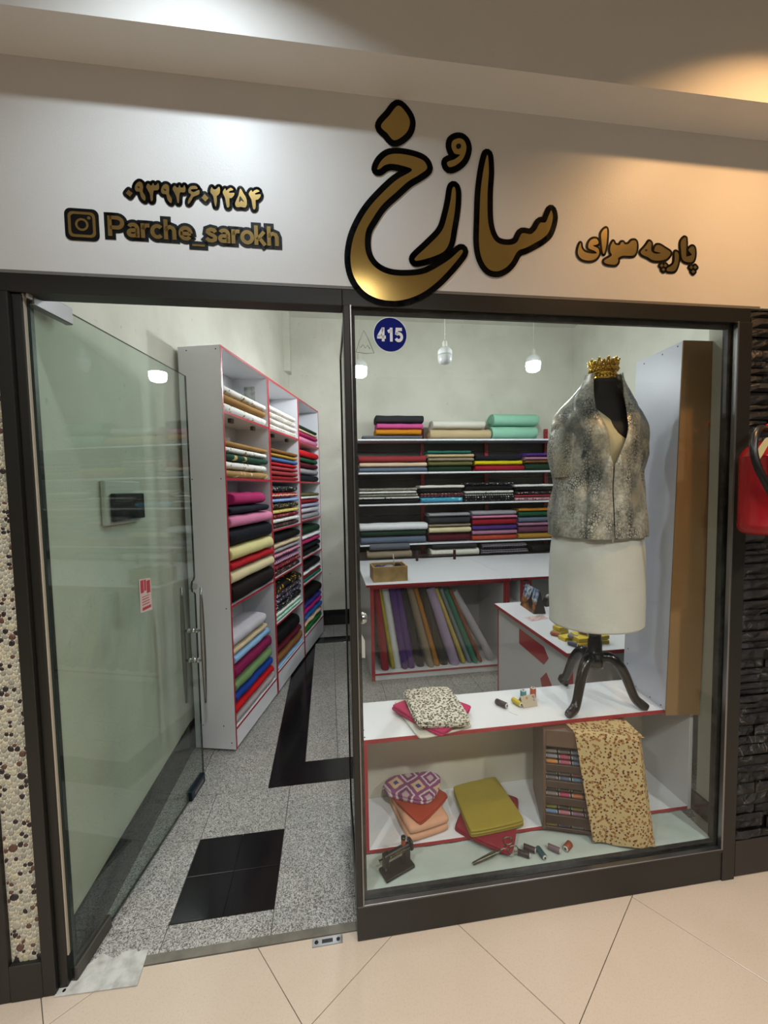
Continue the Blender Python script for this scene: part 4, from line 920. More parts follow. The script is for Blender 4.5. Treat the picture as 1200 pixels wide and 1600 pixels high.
# ================================================================== CUTTING COUNTER AND ROLLS LEANING IN IT
t = thing('open_counter', 'open fronted white counter with red edges holding leaning fabric rolls', 'counter', (0, 0, 0))
panel('side_panel', t, .330, .362, 2.0, 3.17, .0, .834, b=.001); panel('side_panel', t, 1.538, 1.57, 2.0, 3.17, .0, .834)
panel('bottom_board', t, .362, 1.538, 2.0, 2.60, .048, .066)
MB().box(.362, 1.538, 2.60, 2.608, .0, .834).build('back_panel', M_white2, t)
MB().bbox(.362, 1.538, 2.006, 2.02, .002, .0475, .001).build('kick_board', M_white, t)
panel('top_rail', t, .362, 1.538, 2.0, 2.02, .812, .834, mat=M_red)
t = thing('niche_counter', 'white counter with small open niches beside the desk calendar', 'counter', (0, 0, 0))
panel('side_panel', t, 1.572, 1.60, 2.0, 3.17, 0, .834); panel('side_panel', t, 1.70, 1.73, 2.0, 3.17, 0, .834); panel('side_panel', t, 3.0, 3.03, 2.0, 3.17, 0, .834)
panel('shelf_board', t, 1.60, 1.70, 2.0, 2.5, .60, .618)
MB().box(1.60, 3.0, 2.45, 2.458, 0, .834).build('back_panel', M_white2, t)
for z in (.66, .71, .76, .80): panel('divider_board', t, 1.73, 1.79, 2.0, 2.45, z, z + .012)
panel('side_panel', t, 1.79, 1.81, 2.0, 2.45, 0, .834)
for i, (a, b) in enumerate(((.295, 1.598), (1.601, 3.12))):
    t = thing('worktop', ['long white worktop with red front edge carrying the wooden box', 'white worktop with red front edge behind the mannequin'][i], 'worktop', (0, 0, 0))
    panel('top_board', t, a, b, 1.985, 3.18, .8345, .8555, b=.0012)
LEAN = [('crimson', .39, .82, .46, .07, .082, 'red'), ('lime yellow', .42, .82, .53, .08, .042, 'yellow green'), ('white', .47, .82, .58, .06, .088, 'shiny white'), ('purple', .53, .83, .64, .07, .075, 'purple'), ('purple', .58, .81, .70, .06, .08, 'second purple'), ('navy', .63, .81, .79, .05, .085, 'navy'), ('taupe', .69, .81, .88, .06, .074, 'tan'), ('amber', .74, .80, .94, .06, .06, 'amber'), ('dark olive', .80, .81, 1.01, .06, .088, 'dark olive'), ('light lavender', .88, .79, 1.11, .06, .10, 'lavender'), ('pale yellow', .93, .78, 1.19, .075, .052, 'pale yellow'), ('sky grey', .98, .77, 1.25, .07, .052, 'grey blue'), ('teal green', 1.02, .76, 1.30, .07, .058, 'teal green'), ('rust', 1.06, .76, 1.35, .075, .046, 'rust brown'), ('pale grey', 1.10, .74, 1.465, .085, .09, 'pale silver')]
for i, (key, tx, tz, bx, bz, w_, nm) in enumerate(LEAN):
    dx, dz = tx - bx, tz - bz; ln = math.hypot(dx, dz); seed += 1
    m_ = bolt_mesh(ln, .10, w_ * .86, seed, 2.1, .003, mat=fab(key), NS=18)
    o = tag(mk('fabric_roll', m_), '%s fabric roll leaning in the open counter, %s' % (nm, ['against its side panel', 'next to the red roll', 'next to the yellow green roll', 'next to the white roll', 'between purple and navy rolls', 'next to the purple pair', 'between navy and amber rolls', 'next to the tan roll', 'between amber and lavender rolls', 'wide one next to dark olive', 'next to the lavender roll', 'next to pale yellow', 'next to the grey blue roll', 'thin one next to teal green', 'slanting most, at the end'][i]), 'fabric roll', 'fabric rolls leaning in the counter')
    a = math.atan2(dz, dx)
    o.rotation_euler = (0, -a, 0); hh = w_ * .43
    o.location = ((tx + bx) / 2 + math.sin(a) * hh, 2.085 + (i % 3) * .012, (tz + bz) / 2 - math.cos(a) * hh)
# wooden box with odds and ends
t = thing('wooden_box', 'small pine box with no lid standing on the white worktop', 'box', (.52, 2.19, .8558), .03)
for nm, b in (('front_board', (-.155, .155, -.115, -.104, 0, .135)), ('back_board', (-.155, .155, .104, .115, 0, .135)), ('side_board', (-.155, -.144, -.104, .104, 0, .135)), ('side_board', (.144, .155, -.104, .104, 0, .135)), ('bottom_board', (-.144, .144, -.104, .104, 0, .008))):
    MB().bbox(*b, .0012).build(nm, M_wood, t)
for i, (x_, y_, r, c, l) in enumerate(((-.095, -.03, .042, '#2c3448', 'dark blue yarn ball in the wooden box'), (-.03, .02, .034, '#39435c', 'smaller blue yarn ball in the wooden box'), (.09, .03, .04, '#17110f', 'black yarn ball in the wooden box'))):
    mb = MB(); rg = []
    for k in range(1, 12):
        a = PI * k / 12; rg.append([(r * math.sin(a) * (1 + .03 * math.sin(8 * b_ + k * 2)) * math.cos(b_), r * math.sin(a) * (1 + .03 * math.sin(8 * b_ + k * 2)) * math.sin(b_), -r * math.cos(a)) for b_ in [2 * PI * j / 20 for j in range(20)]])
    mb.loft(rg, 0, True, True, True, True)
    tag(mb.build('yarn_ball', fabric('yarn%d' % i, c), None, (.52 + x_, 2.19 + y_, .865 + .075 + r * .35)), l, 'yarn', 'yarn balls in the wooden box')
tag(folded_mb([(.46, 2.13), (.56, 2.12), (.58, 2.22), (.50, 2.25)], .90, .085, 2, 5, .006, .25).build('plastic_bag', plain('crumpled_clear_bag', '#7d838c', .25)), 'crumpled grey clear bag in the wooden box', 'bag')
tag(MB().tube([(.585, 2.20, .90), (.57, 2.21, 1.08)], .004, 8).build('knitting_needle', plain('pale_needle', '#a39f86', .4)), 'pale knitting needle sticking up from the wooden box', 'needle')
# ================================================================== SERVICE DESK
t = thing('service_desk', 'white service desk with red edges and red arrow shapes on its side', 'desk', (0, 0, 0))
o = MB().bbox(1.284, 2.6, .612, 1.60, .732, .752, .001).build('desk_top', M_white, t)
MB().bbox(1.281, 1.2838, .610, 1.60, .730, .7522, .0008).bbox(1.284, 2.6, .608, .6118, .730, .7522, .0008).build('edge_banding', M_red, o)
o = MB().bbox(1.312, 1.33, .64, 1.585, .0, .7315, .001).build('side_panel', M_white2, t)
MB().bbox(1.310, 1.3318, 1.5855, 1.60, .0, .7312, .0005).bbox(1.310, 1.3318, .628, .6395, .0, .7312, .0005).build('edge_banding', M_red, o)
o = MB().bbox(1.332, 2.55, .655, .67, 0, .7315, .001).build('front_panel', M_white2, t)
for poly in ([(1.23, .676), (.903, .672), (.849, .620), (.905, .559), (1.23, .569)], [(.873, .520), (.813, .471), (.813, .40), (.92, .40), (.940, .451)]):
    MB().prism([(a, b) for a, b in poly], 0, .003, 0, Matrix.Translation((1.3118, 0, 0)) @ Matrix(((0, 0, -1, 0), (1, 0, 0, 0), (0, 1, 0, 0), (0, 0, 0, 1)))).build('arrow_shape', M_red, t)
# desk calendar with a motorcyclist picture
def photo_mat():
    t = NT('printed_desert_photo'); o_ = t.n('TexCoord').outputs['Object']; sx = t.n('SeparateXYZ'); t.set(sx.inputs[0], o_)
    n = t.noise(28, detail=5); z = sx.outputs[2]
    sky = t.mix(t.step(n, .52, .08), lin('#3a5c84'), lin('#c4ccd0')); gr = t.mix(t.step(n, .5, .1), lin('#a5662c'), lin('#3f2e22'))
    t.col(t.mix(t.step(t.math('ADD', z, t.math('MULTIPLY', n, .04)), .105, .02), gr, sky)); t.p(Roughness=.25); return t.m
t = thing('desk_calendar', 'tent desk calendar with a photo of a motorcycle rider', 'calendar', (1.50, 1.40, .7525), -PI / 2 - .05)
pm_ = [(-.045, 0), (0, .17), (.045, 0)]
for s in (-1, 1):
    MM = Matrix.Translation((0, 0, 0)) @ Matrix.Rotation(s * math.atan2(.045, .17), 4, 'X')
    pg = MB().box(-.115, .115, -.0015, .0015, 0, .176).build('page', photo_mat() if s == -1 else M_frame2, t)
    pg.location = (0, -.045 if s == -1 else .045, 0); pg.rotation_euler = (-s * -1 * math.atan2(.045, .17) if s == -1 else math.atan2(.045, .17), 0, 0)
    pg.rotation_euler = ((-1 if s == -1 else 1) * math.atan2(.045, .17), 0, 0)
bk = MB()
for sgn in (1,):
    bk.add([(sgn * .116, -.043, .001), (sgn * .116, 0, .172), (sgn * .116, .043, .001), (sgn * .1155, -.043, .001), (sgn * .1155, 0, .172), (sgn * .1155, .043, .001)], [(0, 1, 2), (3, 5, 4), (0, 3, 4, 1), (1, 4, 5, 2), (0, 2, 5, 3)])
bk.build('dark_gusset', M_frame2, t)
rd = MB(); Mx = Matrix.Translation((0, -.047, 0)) @ Matrix.Rotation(-math.atan2(.045, .17), 4, 'X') @ XZ
rd.prism(circ(.027, .045, .05, 16), .002, .003, 0, Mx)
rd.prism([(-.02, .045), (.0, .085), (.012, .12), (.03, .12), (.034, .10), (.05, .085), (.02, .07), (.02, .05)], .002, .003, 0, Mx).prism(circ(.010, .018, .130, 10), .002, .003, 0, Mx)
rd.build('rider_silhouette', plain('print_dark', '#1d1712', .3), t)
tag(MB().prism([(1.352, 1.234), (1.353, 1.139), (1.50, 1.175), (1.50, 1.246)], .7524, .753).build('price_flyer', paint('printed_pink_flyer', '#c9b8b4', '#a33a44', .5, 60, 60, .05, .9)), 'pink and white printed flyer lying on the service desk', 'paper')
t = thing('tape_dispenser', 'black tape holder on the service desk behind the calendar', 'dispenser', (1.68, 1.47, .7525), .3)
MB().prism([(-.06, 0), (.06, 0), (.055, .03), (.02, .035), (-.01, .065), (-.045, .06), (-.06, .03)], -.02, .02, 0, XZ).build('body', M_frame2, t)
MB().lathe([(.022, -.011), (.022, .011), (.010, .011)], 18, 0, Matrix.Translation((-.012, 0, .065)) @ XZ).build('tape_roll', plain('clear_tape', '#a8aaa4', .3), t)
# spools and thread cards
def spool_mesh(key, r=.009, l=.045, core='#c9c9c2'):
    n = 'spool' + key
    mb = MB(); Mx = Matrix.Rotation(PI / 2, 4, 'Y')
    mb.lathe([(r * .92, -l * .44), (r, -l * .40), (r * 1.01, 0), (r, l * .40), (r * .92, l * .44)], 16, 0, Mx)
    mb.lathe([(r * .4, -l / 2), (r * .72, -l / 2), (r * .8, -l * .46), (r * .8, -l * .43)], 14, 1, Mx)
    mb.lathe([(r * .8, l * .43), (r * .8, l * .46), (r * .72, l / 2), (r * .4, l / 2)], 14, 1, Mx)
    mb.lathe([(r * .38, -l * .502), (r * .38, l * .502)], 10, 2, Mx)
    t = NT('thread_' + n) if ('thread_' + n) not in MC else None
    if t:
        sx = t.n('SeparateXYZ'); t.set(sx.inputs[0], t.obj()); q = t.math('FRACT', t.math('MULTIPLY', sx.outputs[0], 900)); b = lin(key)
        t.col(b); t.p(Roughness=.4); t.bump(q, .4, .0006); MC['thread_' + n] = t.m
    return mb.mesh('thread_spool', [MC['thread_' + n], plain('spool_plastic', core, .35), M_frame2])
SC = {}
def spool(key, loc, rz, label, group, r=.009, l=.045, tilt=None):
    if (key, r, l) not in SC: SC[(key, r, l)] = spool_mesh(key, r, l)
    o = mk('thread_spool', SC[(key, r, l)], None, loc, rz)
    if tilt is not None: o.rotation_euler = (0, tilt, rz)
    return tag(o, label, 'thread spool', group)
YB = [(1.42, .90, 0, .3), (1.425, .905, .024, .25), (1.40, .80, 0, .2), (1.455, .765, 0, -.1), (1.46, .77, .024, .05), (1.43, .70, 0, .1), (1.44, .71, .024, 0), (1.56, .72, 0, -.1), (1.565, .725, .024, .15), (1.60, .80, 0, .0)]
for i, (x, y, z, a) in enumerate(YB):
    t = thing('thread_carton', 'yellow thread carton on the desk, ' + ['lower of the rear pair', 'upper of the rear pair', 'flat beside the rust spool', 'lower of the middle pair', 'upper of the middle pair', 'lower of the front pair', 'upper of the front pair', 'lower of the pair beyond the stand post', 'upper of the pair beyond the stand post', 'flat behind the pair beyond the stand post'][i], 'carton', (x, y, .7525 + z), a, 'yellow thread cartons on the desk')
    MB().bbox(-.04, .04, -.028, .028, 0, .022, .001).build('carton', M_yel, t)
    MB().bbox(-.038, .038, -.0288, -.0281, .004, .018, .0002).build('printed_side', plain('yellow_card_dark', '#a8930f', .5), t)
for i, (k, x, y, z, a, l) in enumerate((('#a4562e', 1.365, .865, 0, .9, 'rust brown thread spool lying before the yellow cartons'), ('#4a4e63', 1.375, .70, 0, 1.0, 'slate blue thread spool lying at the desk front'), ('#6a6a72', 1.405, .745, .024, .9, 'grey thread spool on a yellow carton'), ('#7a4a2a', 1.47, .745, .048, 1.1, 'brown thread spool on the yellow cartons'), ('#3a3430', 1.42, .92, .048, .8, 'dark thread spool topmost on the yellow cartons'))):
    spool(k, (x, y, .7525 + z + .013), -a, l, 'thread spools on the service desk', .013, .06)
# ================================================================== WINDOW DISPLAY
t = thing('display_shelf', 'low white display shelf with red front edges behind the shop window', 'shelf', (0, 0, 0))
panel('top_board', t, .112, 1.640, .180, .470, .634, .652, b=.0012)
panel('side_panel', t, .112, .130, .181, .470, .160, .6335)
panel('side_panel', t, 1.622, 1.640, .181, .470, .160, .6335, red=None, mat=M_white2)
panel('bottom_board', t, .1302, 1.6218, .181, .462, .160, .1755)
MB().box(.1302, 1.6218, .462, .470, .160, .6335).build('back_panel', laminate('cream_laminate', '#cbc6b6', '#bdb8a8'), t)
q = MB()
for x_, y_ in ((.121, .20), (.121, .25), (.121, .33), (.121, .44)): q.lathe([(.0035, .652), (.0035, .6528)], 8, 0, Matrix.Translation((x_, y_, 0)))
q.build('screw_caps', M_frame2, t)
# raised base covered with pale cloth
def cloth_mat(): 
    return fabric('platform', '#aebab4')
mb = MB(); nx, ny = 60, 10; V = []
for j in range(ny + 1):
    for i in range(nx + 1):
        x = .092 + (1.590 - .092) * i / nx; y = .034 + .150 * j / ny
        z = .1545 + .0018 * math.sin(x * 23 + y * 40) * math.sin(y * 30 + 1) + .0012 * math.sin(x * 61)
        if x > .80 and x < 1.0: z += .004 * math.exp(-((y - .15) / .02) ** 2) * math.sin((x - .8) * 15.7)
        if j == 0: z = .148
        V.append((x, y, z))
mb.add(V, [(j * (nx + 1) + i, j * (nx + 1) + i + 1, (j + 1) * (nx + 1) + i + 1, (j + 1) * (nx + 1) + i) for j in range(ny) for i in range(nx)], 0, True)
mb.box(.092, 1.590, .035, .178, .02, .1475)
tag(mb.build('platform_cloth', cloth_mat()), 'pale blue-green cloth covering the window ledge along the glass', 'cloth')
struct('baseboard_right', MB().bbox(1.641, 1.654, .05, .30, .16, .25, .001), M_blackt)
# tall narrow cabinet standing on the display shelf, its bare back towards the glass
t = thing('tall_cabinet', 'tall narrow white cabinet with bare brown fibreboard facing the glass', 'cabinet', (1.484, .168, .6525), -.08)
t.rotation_euler = (0, math.radians(1.45), -.085)
MB().bbox(0, .016, .004, .30, 0, 1.64, .001).build('side_panel', laminate('bluish_white_laminate', '#c2c7d4', '#b6bcc9', .34), t)
MB().bbox(.142, .158, .004, .30, 0, 1.64, .001).build('side_panel', M_white, t)
MB().box(0.0, .158, -.002, .0035, -.019, 1.64).build('back_board', M_mdf, t)
MB().bbox(.0165, .1415, .004, .30, 1.624, 1.64, .001).bbox(.0165, .1415, .004, .30, 0, .016, .001).build('end_board', M_white, t)
for z in (.4, .8, 1.2): MB().bbox(.0165, .1415, .006, .29, z, z + .016, .001).build('shelf_board', M_white, t)
q = MB()
for yy, zz in ((.03, .012), (.10, .012), (.20, .014), (.27, .10), (.03, 1.625), (.12, 1.62), (.24, 1.615), (.27, .18)):
    q.lathe([(.0035, -.001), (.0035, 0)], 8, 0, Matrix.Translation((0, yy, zz)) @ Matrix.Rotation(PI / 2, 4, 'Y'))
q.build('screw_caps', M_frame2, t)
# ---------------------------------------------------------------- mannequin
MX, MY = 1.226, .300
def body_rings(secs, n=40, wob=None, sub=4):
    out = []
    Z = []
    for i in range(len(secs) - 1):
        for k in range(sub): Z.append((i, k / sub))
    Z.append((len(secs) - 2, 1.0))
    for i, f in Z:
        p0 = secs[max(i - 1, 0)]; p1 = secs[i]; p2 = secs[i + 1]; p3 = secs[min(i + 2, len(secs) - 1)]
        q_ = [.5 * (2 * p1[j] + (p2[j] - p0[j]) * f + (2 * p0[j] - 5 * p1[j] + 4 * p2[j] - p3[j]) * f * f + (3 * p1[j] - p0[j] - 3 * p2[j] + p3[j]) * f ** 3) for j in range(4)]
        out.append(q_)
    return out
def ell(sec, th):   # th measured from the front (-y)
    z, a, b, cy = sec; s, c = math.sin(th), -math.cos(th); cx = .018 * max(0, min(1, (z - 1.96) / .13))
    return (cx + a * math.copysign(abs(s) ** .92, s), cy + b * math.copysign(abs(c) ** .92, c), z)
t = thing('mannequin', 'black tailor mannequin on a three legged stand in the window display', 'mannequin', (MX, MY, 0))
sec = [(1.10, .12, .10, 0), (1.16, .155, .13, 0), (1.3, .165, .14, 0), (1.42, .172, .14, 0), (1.55, .160, .13, 0), (1.68, .125, .105, 0), (1.80, .142, .115, -.008), (1.90, .158, .120, -.015), (1.97, .165, .095, -.005), (2.02, .158, .075, 0), (2.06, .12, .062, .004), (2.09, .078, .056, .0), (2.12, .060, .053, -.004), (2.14, .0545, .051, -.007), (2.152, .054, .050, -.009)]
mb = MB(); mb.loft([[ell(s_, 2 * PI * k / 40) for k in range(40)] for s_ in body_rings(sec)], 0, True, True, True, True)
mb.build('torso', plain('black_jersey', '#131011', .7), t)
MB().lathe([(.027, 1.05), (.027, .955), (.031, .95), (.031, .905), (.036, .90), (.040, .888), (.034, .880), (.038, .868), (.040, .835), (.037, .822), (.012, .818)], 28).build('stand_post', M_black, t)
for (fx, fy) in ((-.200, -.112), (.172, -.112), (-.045, .155)):
    L_ = math.hypot(fx, fy); ux, uy = fx / L_, fy / L_
    pr = [(.015, .855, .017), (.045, .876, .0185), (.078, .868, .0185), (.108, .835, .0175), (.130, .790, .0165), (.148, .742, .0155), (.166, .700, .0155), (.190, .678, .0165), (L_, .6715, .0140), (L_ + .014, .6655, .0095)]
    pp = []; rr_ = []
    for i in range(len(pr) - 1):
        for k in range(3):
            f = k / 3; p0, p1, p2, p3 = pr[max(i - 1, 0)], pr[i], pr[i + 1], pr[min(i + 2, len(pr) - 1)]
            v_ = [.5 * (2 * p1[j] + (p2[j] - p0[j]) * f + (2 * p0[j] - 5 * p1[j] + 4 * p2[j] - p3[j]) * f * f + (3 * p1[j] - p0[j] - 3 * p2[j] + p3[j]) * f ** 3) for j in range(3)]
            pp.append((ux * v_[0], uy * v_[0], v_[1])); rr_.append(v_[2] * 1.3)
    MB().tube(pp, rr_, 14).build('stand_leg', M_black, t)
# crown on the neck
cr_ = thing('gold_crown', 'small ornate gold crown resting on the mannequin neck', 'crown', (MX + .019, MY - .01, 2.150))
M_cg = plain('crown_gold', '#c9a13a', .22, 1.0)
MB().lathe([(.049, 0), (.053, .002), (.053, .008), (.050, .011), (.050, .024), (.054, .027), (.054, .034), (.052, .037), (.053, .052), (.056, .055), (.056, .060), (.053, .060), (.050, .03), (.047, .0)], 40, cap=False).build('head_band', M_cg, cr_)
k = MB(); NP = 10
for i in range(NP):
    a = 2 * PI * i / NP
    F_ = lambda da, z: ((.0515 + z * .08) * math.cos(a + da), (.0515 + z * .08) * math.sin(a + da), z)
    for pth in ([(-.30, .028), (-.22, .046), (-.10, .060), (0, .070)], [(.30, .028), (.22, .046), (.10, .060), (0, .070)], [(-.16, .03), (-.05, .045), (0, .056)], [(.16, .03), (.05, .045), (0, .056)], [(-.3, .05), (-.2, .058), (-.12, .048)], [(.3, .05), (.2, .058), (.12, .048)]):
        k.tube([F_(p_[0], p_[1] + .014) for p_ in pth], .0040, 6)
k.build('filigree', M_cg, cr_)
k = MB()
for i in range(NP):
    a = 2 * PI * i / NP
    for da, z, r in ((0, .086, .0070), (.31, .076, .0075), (-.16, .068, .006), (.16, .068, .006), (0, .046, .0085), (.31, .046, .0075), (.155, .040, .0055), (-.155, .040, .0055), (0, .017, .0055), (.31, .017, .0045)):
        R_ = .0525 + z * .08; Mx = Matrix.Translation((R_ * math.cos(a + da), R_ * math.sin(a + da), z))
        k.lathe([(r * math.sin(PI * j / 6), -r * math.cos(PI * j / 6)) for j in range(1, 6)], 8, 0, Mx)
k.build('beads', M_cg, cr_)
# skirt
def skirt():
    secs = [(1.043, .198, .188, 0), (1.09, .198, .187, 0), (1.15, .199, .186, 0), (1.28, .200, .184, 0), (1.40, .196, .178, 0), (1.50, .180, .16, 0)]
    rings = []
    for s_ in body_rings(secs, sub=4):
        rg = []
        for k in range(64):
            th = 2 * PI * k / 64; x, y, z = ell(s_, th)
            f = 1 + .008 * math.sin(3 * th + 1) + .006 * math.sin(7 * th + 2 * z * 9) * min(1, (z - .98) * 4 + .3)
            f += .012 * math.exp(-((th % (2 * PI) - 5.6) / .25) ** 2) * math.sin(z * 24) * (z > 1.2)
            rg.append((x * f, y * f, z + .006 * math.sin(th + .5)))
        rings.append(rg)
    n = len(rings); inner = [[(x * .985, y * .985, z) for x, y, z in r] for r in (rings[0], rings[1])]
    mb = MB(); mb.loft([inner[1], inner[0]] + rings, 0, True, True, False, False); return mb
M_sk = fabric('skirt', '#cfcfc8')
tag(skirt().build('skirt', M_sk, None, (MX, MY, 0)), 'plain off-white knee skirt on the mannequin', 'skirt')
# blouse panel seen in the neckline
mb = MB(); rings = []
bs = [(1.60, .15, .125, 0), (1.68, .138, .115, 0), (1.80, .150, .126, -.008), (1.90, .166, .130, -.015), (1.985, .172, .102, -.005)]
for s_ in body_rings(bs, sub=5):
    rg = []
    for k in range(33):
        th = -.78 + 1.45 * k / 32; x, y, z = ell(s_, th)
        zt = min(2.04, 2.005 - .75 * (x + .077))
        f = 1 + .006 * math.sin(k * 1.1 + z * 60)
        zz = 1.60 + (z - 1.60) * (zt - 1.60) / .385
        rg.append((x * f, y * f, zz))
    rings.append(rg)
mb.loft(rings, 0, True, False)
tag(mb.build('wrap_blouse', fabric('blouse', '#d2c9a4'), None, (MX, MY, 0)), 'cream draped blouse showing in the jacket neckline', 'blouse')
# jacket
def jacket_mat():
    t = NT('reptile_print_jacquard'); g = t.obj()
    big = t.noise(5.5, t.obj((1, 1, .55)), detail=4, rough=.6); v = t.vor(105, t.obj((1, 1, .72)), 'DISTANCE_TO_EDGE'); fine = t.noise(70, detail=4, rough=.7)
    mid = t.noise(14, t.obj((1, 1, .35)), detail=3)
    base = t.mix(t.step(fine, .5, .12), lin('#94928a'), lin('#c6c4b6'))
    patch = t.step(big, .55, .07)
    base = t.mix(t.math('MULTIPLY', patch, .75), base, lin('#545a58'))
    crack = t.math('MULTIPLY', t.step(v, .10, .04, up=False), t.step(mid, .50, .06))
    base = t.mix(t.math('MULTIPLY', crack, .9), base, lin('#2c3230'))
    base = t.mix(t.math('MULTIPLY', t.step(t.noise(8, t.obj(loc=(5, 3, 1)), detail=3), .58, .06), .45), base, lin('#c3b79c'))
    t.col(base); t.p(Roughness=.38, Metallic=.2); t.bump(t.math('ADD', t.noise(24, detail=3), t.math('MULTIPLY', crack, -.35)), .5, .006); return t.m
M_j = jacket_mat()
JS = [(1.452, .208, .190, 0), (1.50, .207, .188, 0), (1.60, .200, .178, 0), (1.70, .188, .166, 0), (1.78, .192, .160, -.004), (1.87, .204, .158, -.008), (1.94, .210, .146, -.004), (1.99, .202, .126, .002), (2.03, .178, .108, .006), (2.07, .142, .092, .006), (2.11, .108, .082, .004), (2.145, .084, .074, .0), (2.175, .071, .068, -.006)]
def lerp(tab, z):
    if z <= tab[0][0]: return tab[0][1]
    for (z0, v0), (z1, v1) in zip(tab, tab[1:]):
        if z <= z1: return v0 + (v1 - v0) * (z - z0) / (z1 - z0)
    return tab[-1][1]
def edge(s_, tab):      # angle round the body of the opening's edge at this height
    z, a, b_, cy = s_; cx = .018 * max(0, min(1, (z - 1.96) / .13)); q_ = (lerp(tab, z) - cx) / a
    q_ = max(-.97, min(.97, q_)); return math.copysign(math.asin(abs(q_) ** (1 / .92)), q_)
XL = [(1.40, -.052), (1.76, -.044), (2.01, -.080), (2.10, -.062), (2.175, -.045)]
XR = [(1.40, -.050), (1.76, -.040), (1.93, .034), (2.05, .060), (2.145, .070), (2.175, .074)]
def jp(s_, th, off=0):
    x, y, z = ell(s_, th); w_ = max(0, 1 - abs(z - 1.72) / .45)
    f = 1 + w_ * (.034 * math.sin(5 * th + z * 11 + 1.2) + .024 * math.sin(9 * th - z * 27) + .018 * math.sin(3 * th + z * 41) + .010 * math.sin(14 * th + z * 33))
    L_ = math.hypot(x, y) or 1
    return (x * f + x / L_ * off, y * f + y / L_ * off, z)
jk = thing('jacket', 'grey and beige reptile print wrap jacket on the mannequin', 'jacket', (MX, MY, 0))
JR = body_rings(JS, sub=4); NJ = 72
mb = MB(); rings = []
for s_ in JR:
    t0 = edge(s_, XR) + .03; t1 = 2 * PI + edge(s_, XL) - .01; rings.append([jp(s_, t0 + (t1 - t0) * k / NJ) for k in range(NJ + 1)])
rin = [[(x * .975, y * .975, z + .001) for x, y, z in r] for r in rings]
mb.loft(rings, 0, True, False); mb.loft(rin, 0, True, False)
mb.loft([rings[0], rin[0]], 0, True, False)
mb.build('body_panels', M_j, jk)
for sd, lo, hi in ((1, 0, .34), (-1, 0, .50)):     # lapel bands down both fronts
    mb = MB(); rings = []
    for s_ in JR:
        w_ = hi if s_[0] < 1.99 else hi + .25 * min(1, (s_[0] - 1.99) / .09)
        base = (edge(s_, XR) + .03) if sd == 1 else (2 * PI + edge(s_, XL) - .012)
        rg = []
        for k in range(9):
            th = base + sd * (w_ * k / 8) - (.03 if sd == 1 else -.0)
            e = .0085 if 0 < k < 8 else .003
            rg.append(jp(s_, th, e + (.004 if sd == -1 and s_[0] < 1.8 else 0)))
        rings.append(rg)
    mb.loft(rings, 0, True, False)
    mb.build('lapel_band', M_j, jk)
for sd in (-1, 1):   # short dropped sleeves
    rings = []; rn = []
    prof = [(.110, 2.015, .040, .055, 0), (.138, 1.995, .050, .072, .15), (.160, 1.945, .052, .090, .3), (.170, 1.885, .048, .094, .35), (.176, 1.82, .042, .090, .3), (.174, 1.765, .036, .082, .2), (.170, 1.72, .030, .074, .1)]
    for i, (x_, z_, a_, b_, tl) in enumerate(prof):
        rg = []
        for k in range(28):
            th = 2 * PI * k / 28; ff = 1 + .05 * math.sin(3 * th + z_ * 30)
            xx = a_ * math.cos(th) * ff; rg.append((sd * (x_ + xx), .002 + b_ * math.sin(th) * ff, z_ - xx * tl * 1.2))
        rings.append(rg)
    mb = MB(); mb.loft(rings, 0, True, True, True, False); mb.loft([[(x * .99, y * .93, z + .002) for x, y, z in r] for r in rings[2:]], 0, True, True)
    mb.build('sleeve', M_j, jk)
# ---------------------------------------------------------------- folded fabrics on the display shelf
GD = 'folded fabrics in the window display'
def pad(poly, z0, h, key, label, layers=2, seed=0, q=.08, wr=.002):
    return tag(folded_mb(poly, z0, h, layers, seed, wr, q).build('folded_fabric', fab(key) if isinstance(key, str) else key), label, 'fabric', GD)
pad([(.275, .455), (.335, .140), (.59, .190), (.55, .455)], .653, .010, fabric('satin', '#d0cdc0', rough=.35), 'off-white satin fabric at the bottom under the magenta one', 1, 3)
pad([(.250, .375), (.430, .115), (.628, .300), (.455, .455)], .6645, .020, fabric('hot_pink', '#b02458', rough=.75), 'magenta folded fabric lying under the leopard print', 2, 4)
pad([(.327, .462), (.560, .455), (.566, .141), (.337, .165)], .686, .022, fabric('leopard', '#c9c4b4', 'leopard', c2='#2a211c', c3='#8a7a60', sc=95), 'black and cream leopard print fabric on top of the magenta one', 3, 5)
# spools and card on the display shelf
spool('#2c1a1a', (.775, .330, .6665), -1.0, 'dark brown thread spool lying on the white display shelf', 'thread spools in the window display', .0135, .062)
tag(MB().tube([(.79, .28, .6535), (.80, .262, .6535), (.815, .245, .6535)], .0006, 5).build('loose_thread', M_paper), 'loose end of thread curling beside the dark brown spool', 'thread')
spool('#c2ac1e', (.852, .330, .6660), -1.25, 'yellow thread spool lying behind the small patterned card', 'thread spools in the window display', .0125, .058)
o = spool('#3f8088', (.905, .372, .676), 0, 'teal thread spool standing behind the small patterned card', 'thread spools in the window display', .014, .045); o.rotation_euler = (0, PI / 2, 0)
o = spool('#b04a1e', (.955, .372, .680), 0, 'orange thread spool standing behind the small patterned card', 'thread spools in the window display', .014, .054); o.rotation_euler = (0, PI / 2, 0)
t = thing('patterned_card', 'small folded floral patterned card between the spools on the shelf', 'card', (.905, .30, .6525), .12)
t.rotation_euler = (math.radians(0), 0, .12)
Mc = Matrix.Rotation(math.radians(-30), 4, 'X')
MB().bbox(-.038, .038, -.0015, .0015, 0, .052, .0005, 0, Mc).build('card_face', fabric('cardprint', '#b7ab98', 'floral', c2='#7a3a6a', c3='#a87c2c', sc=26, rough=.4), t)
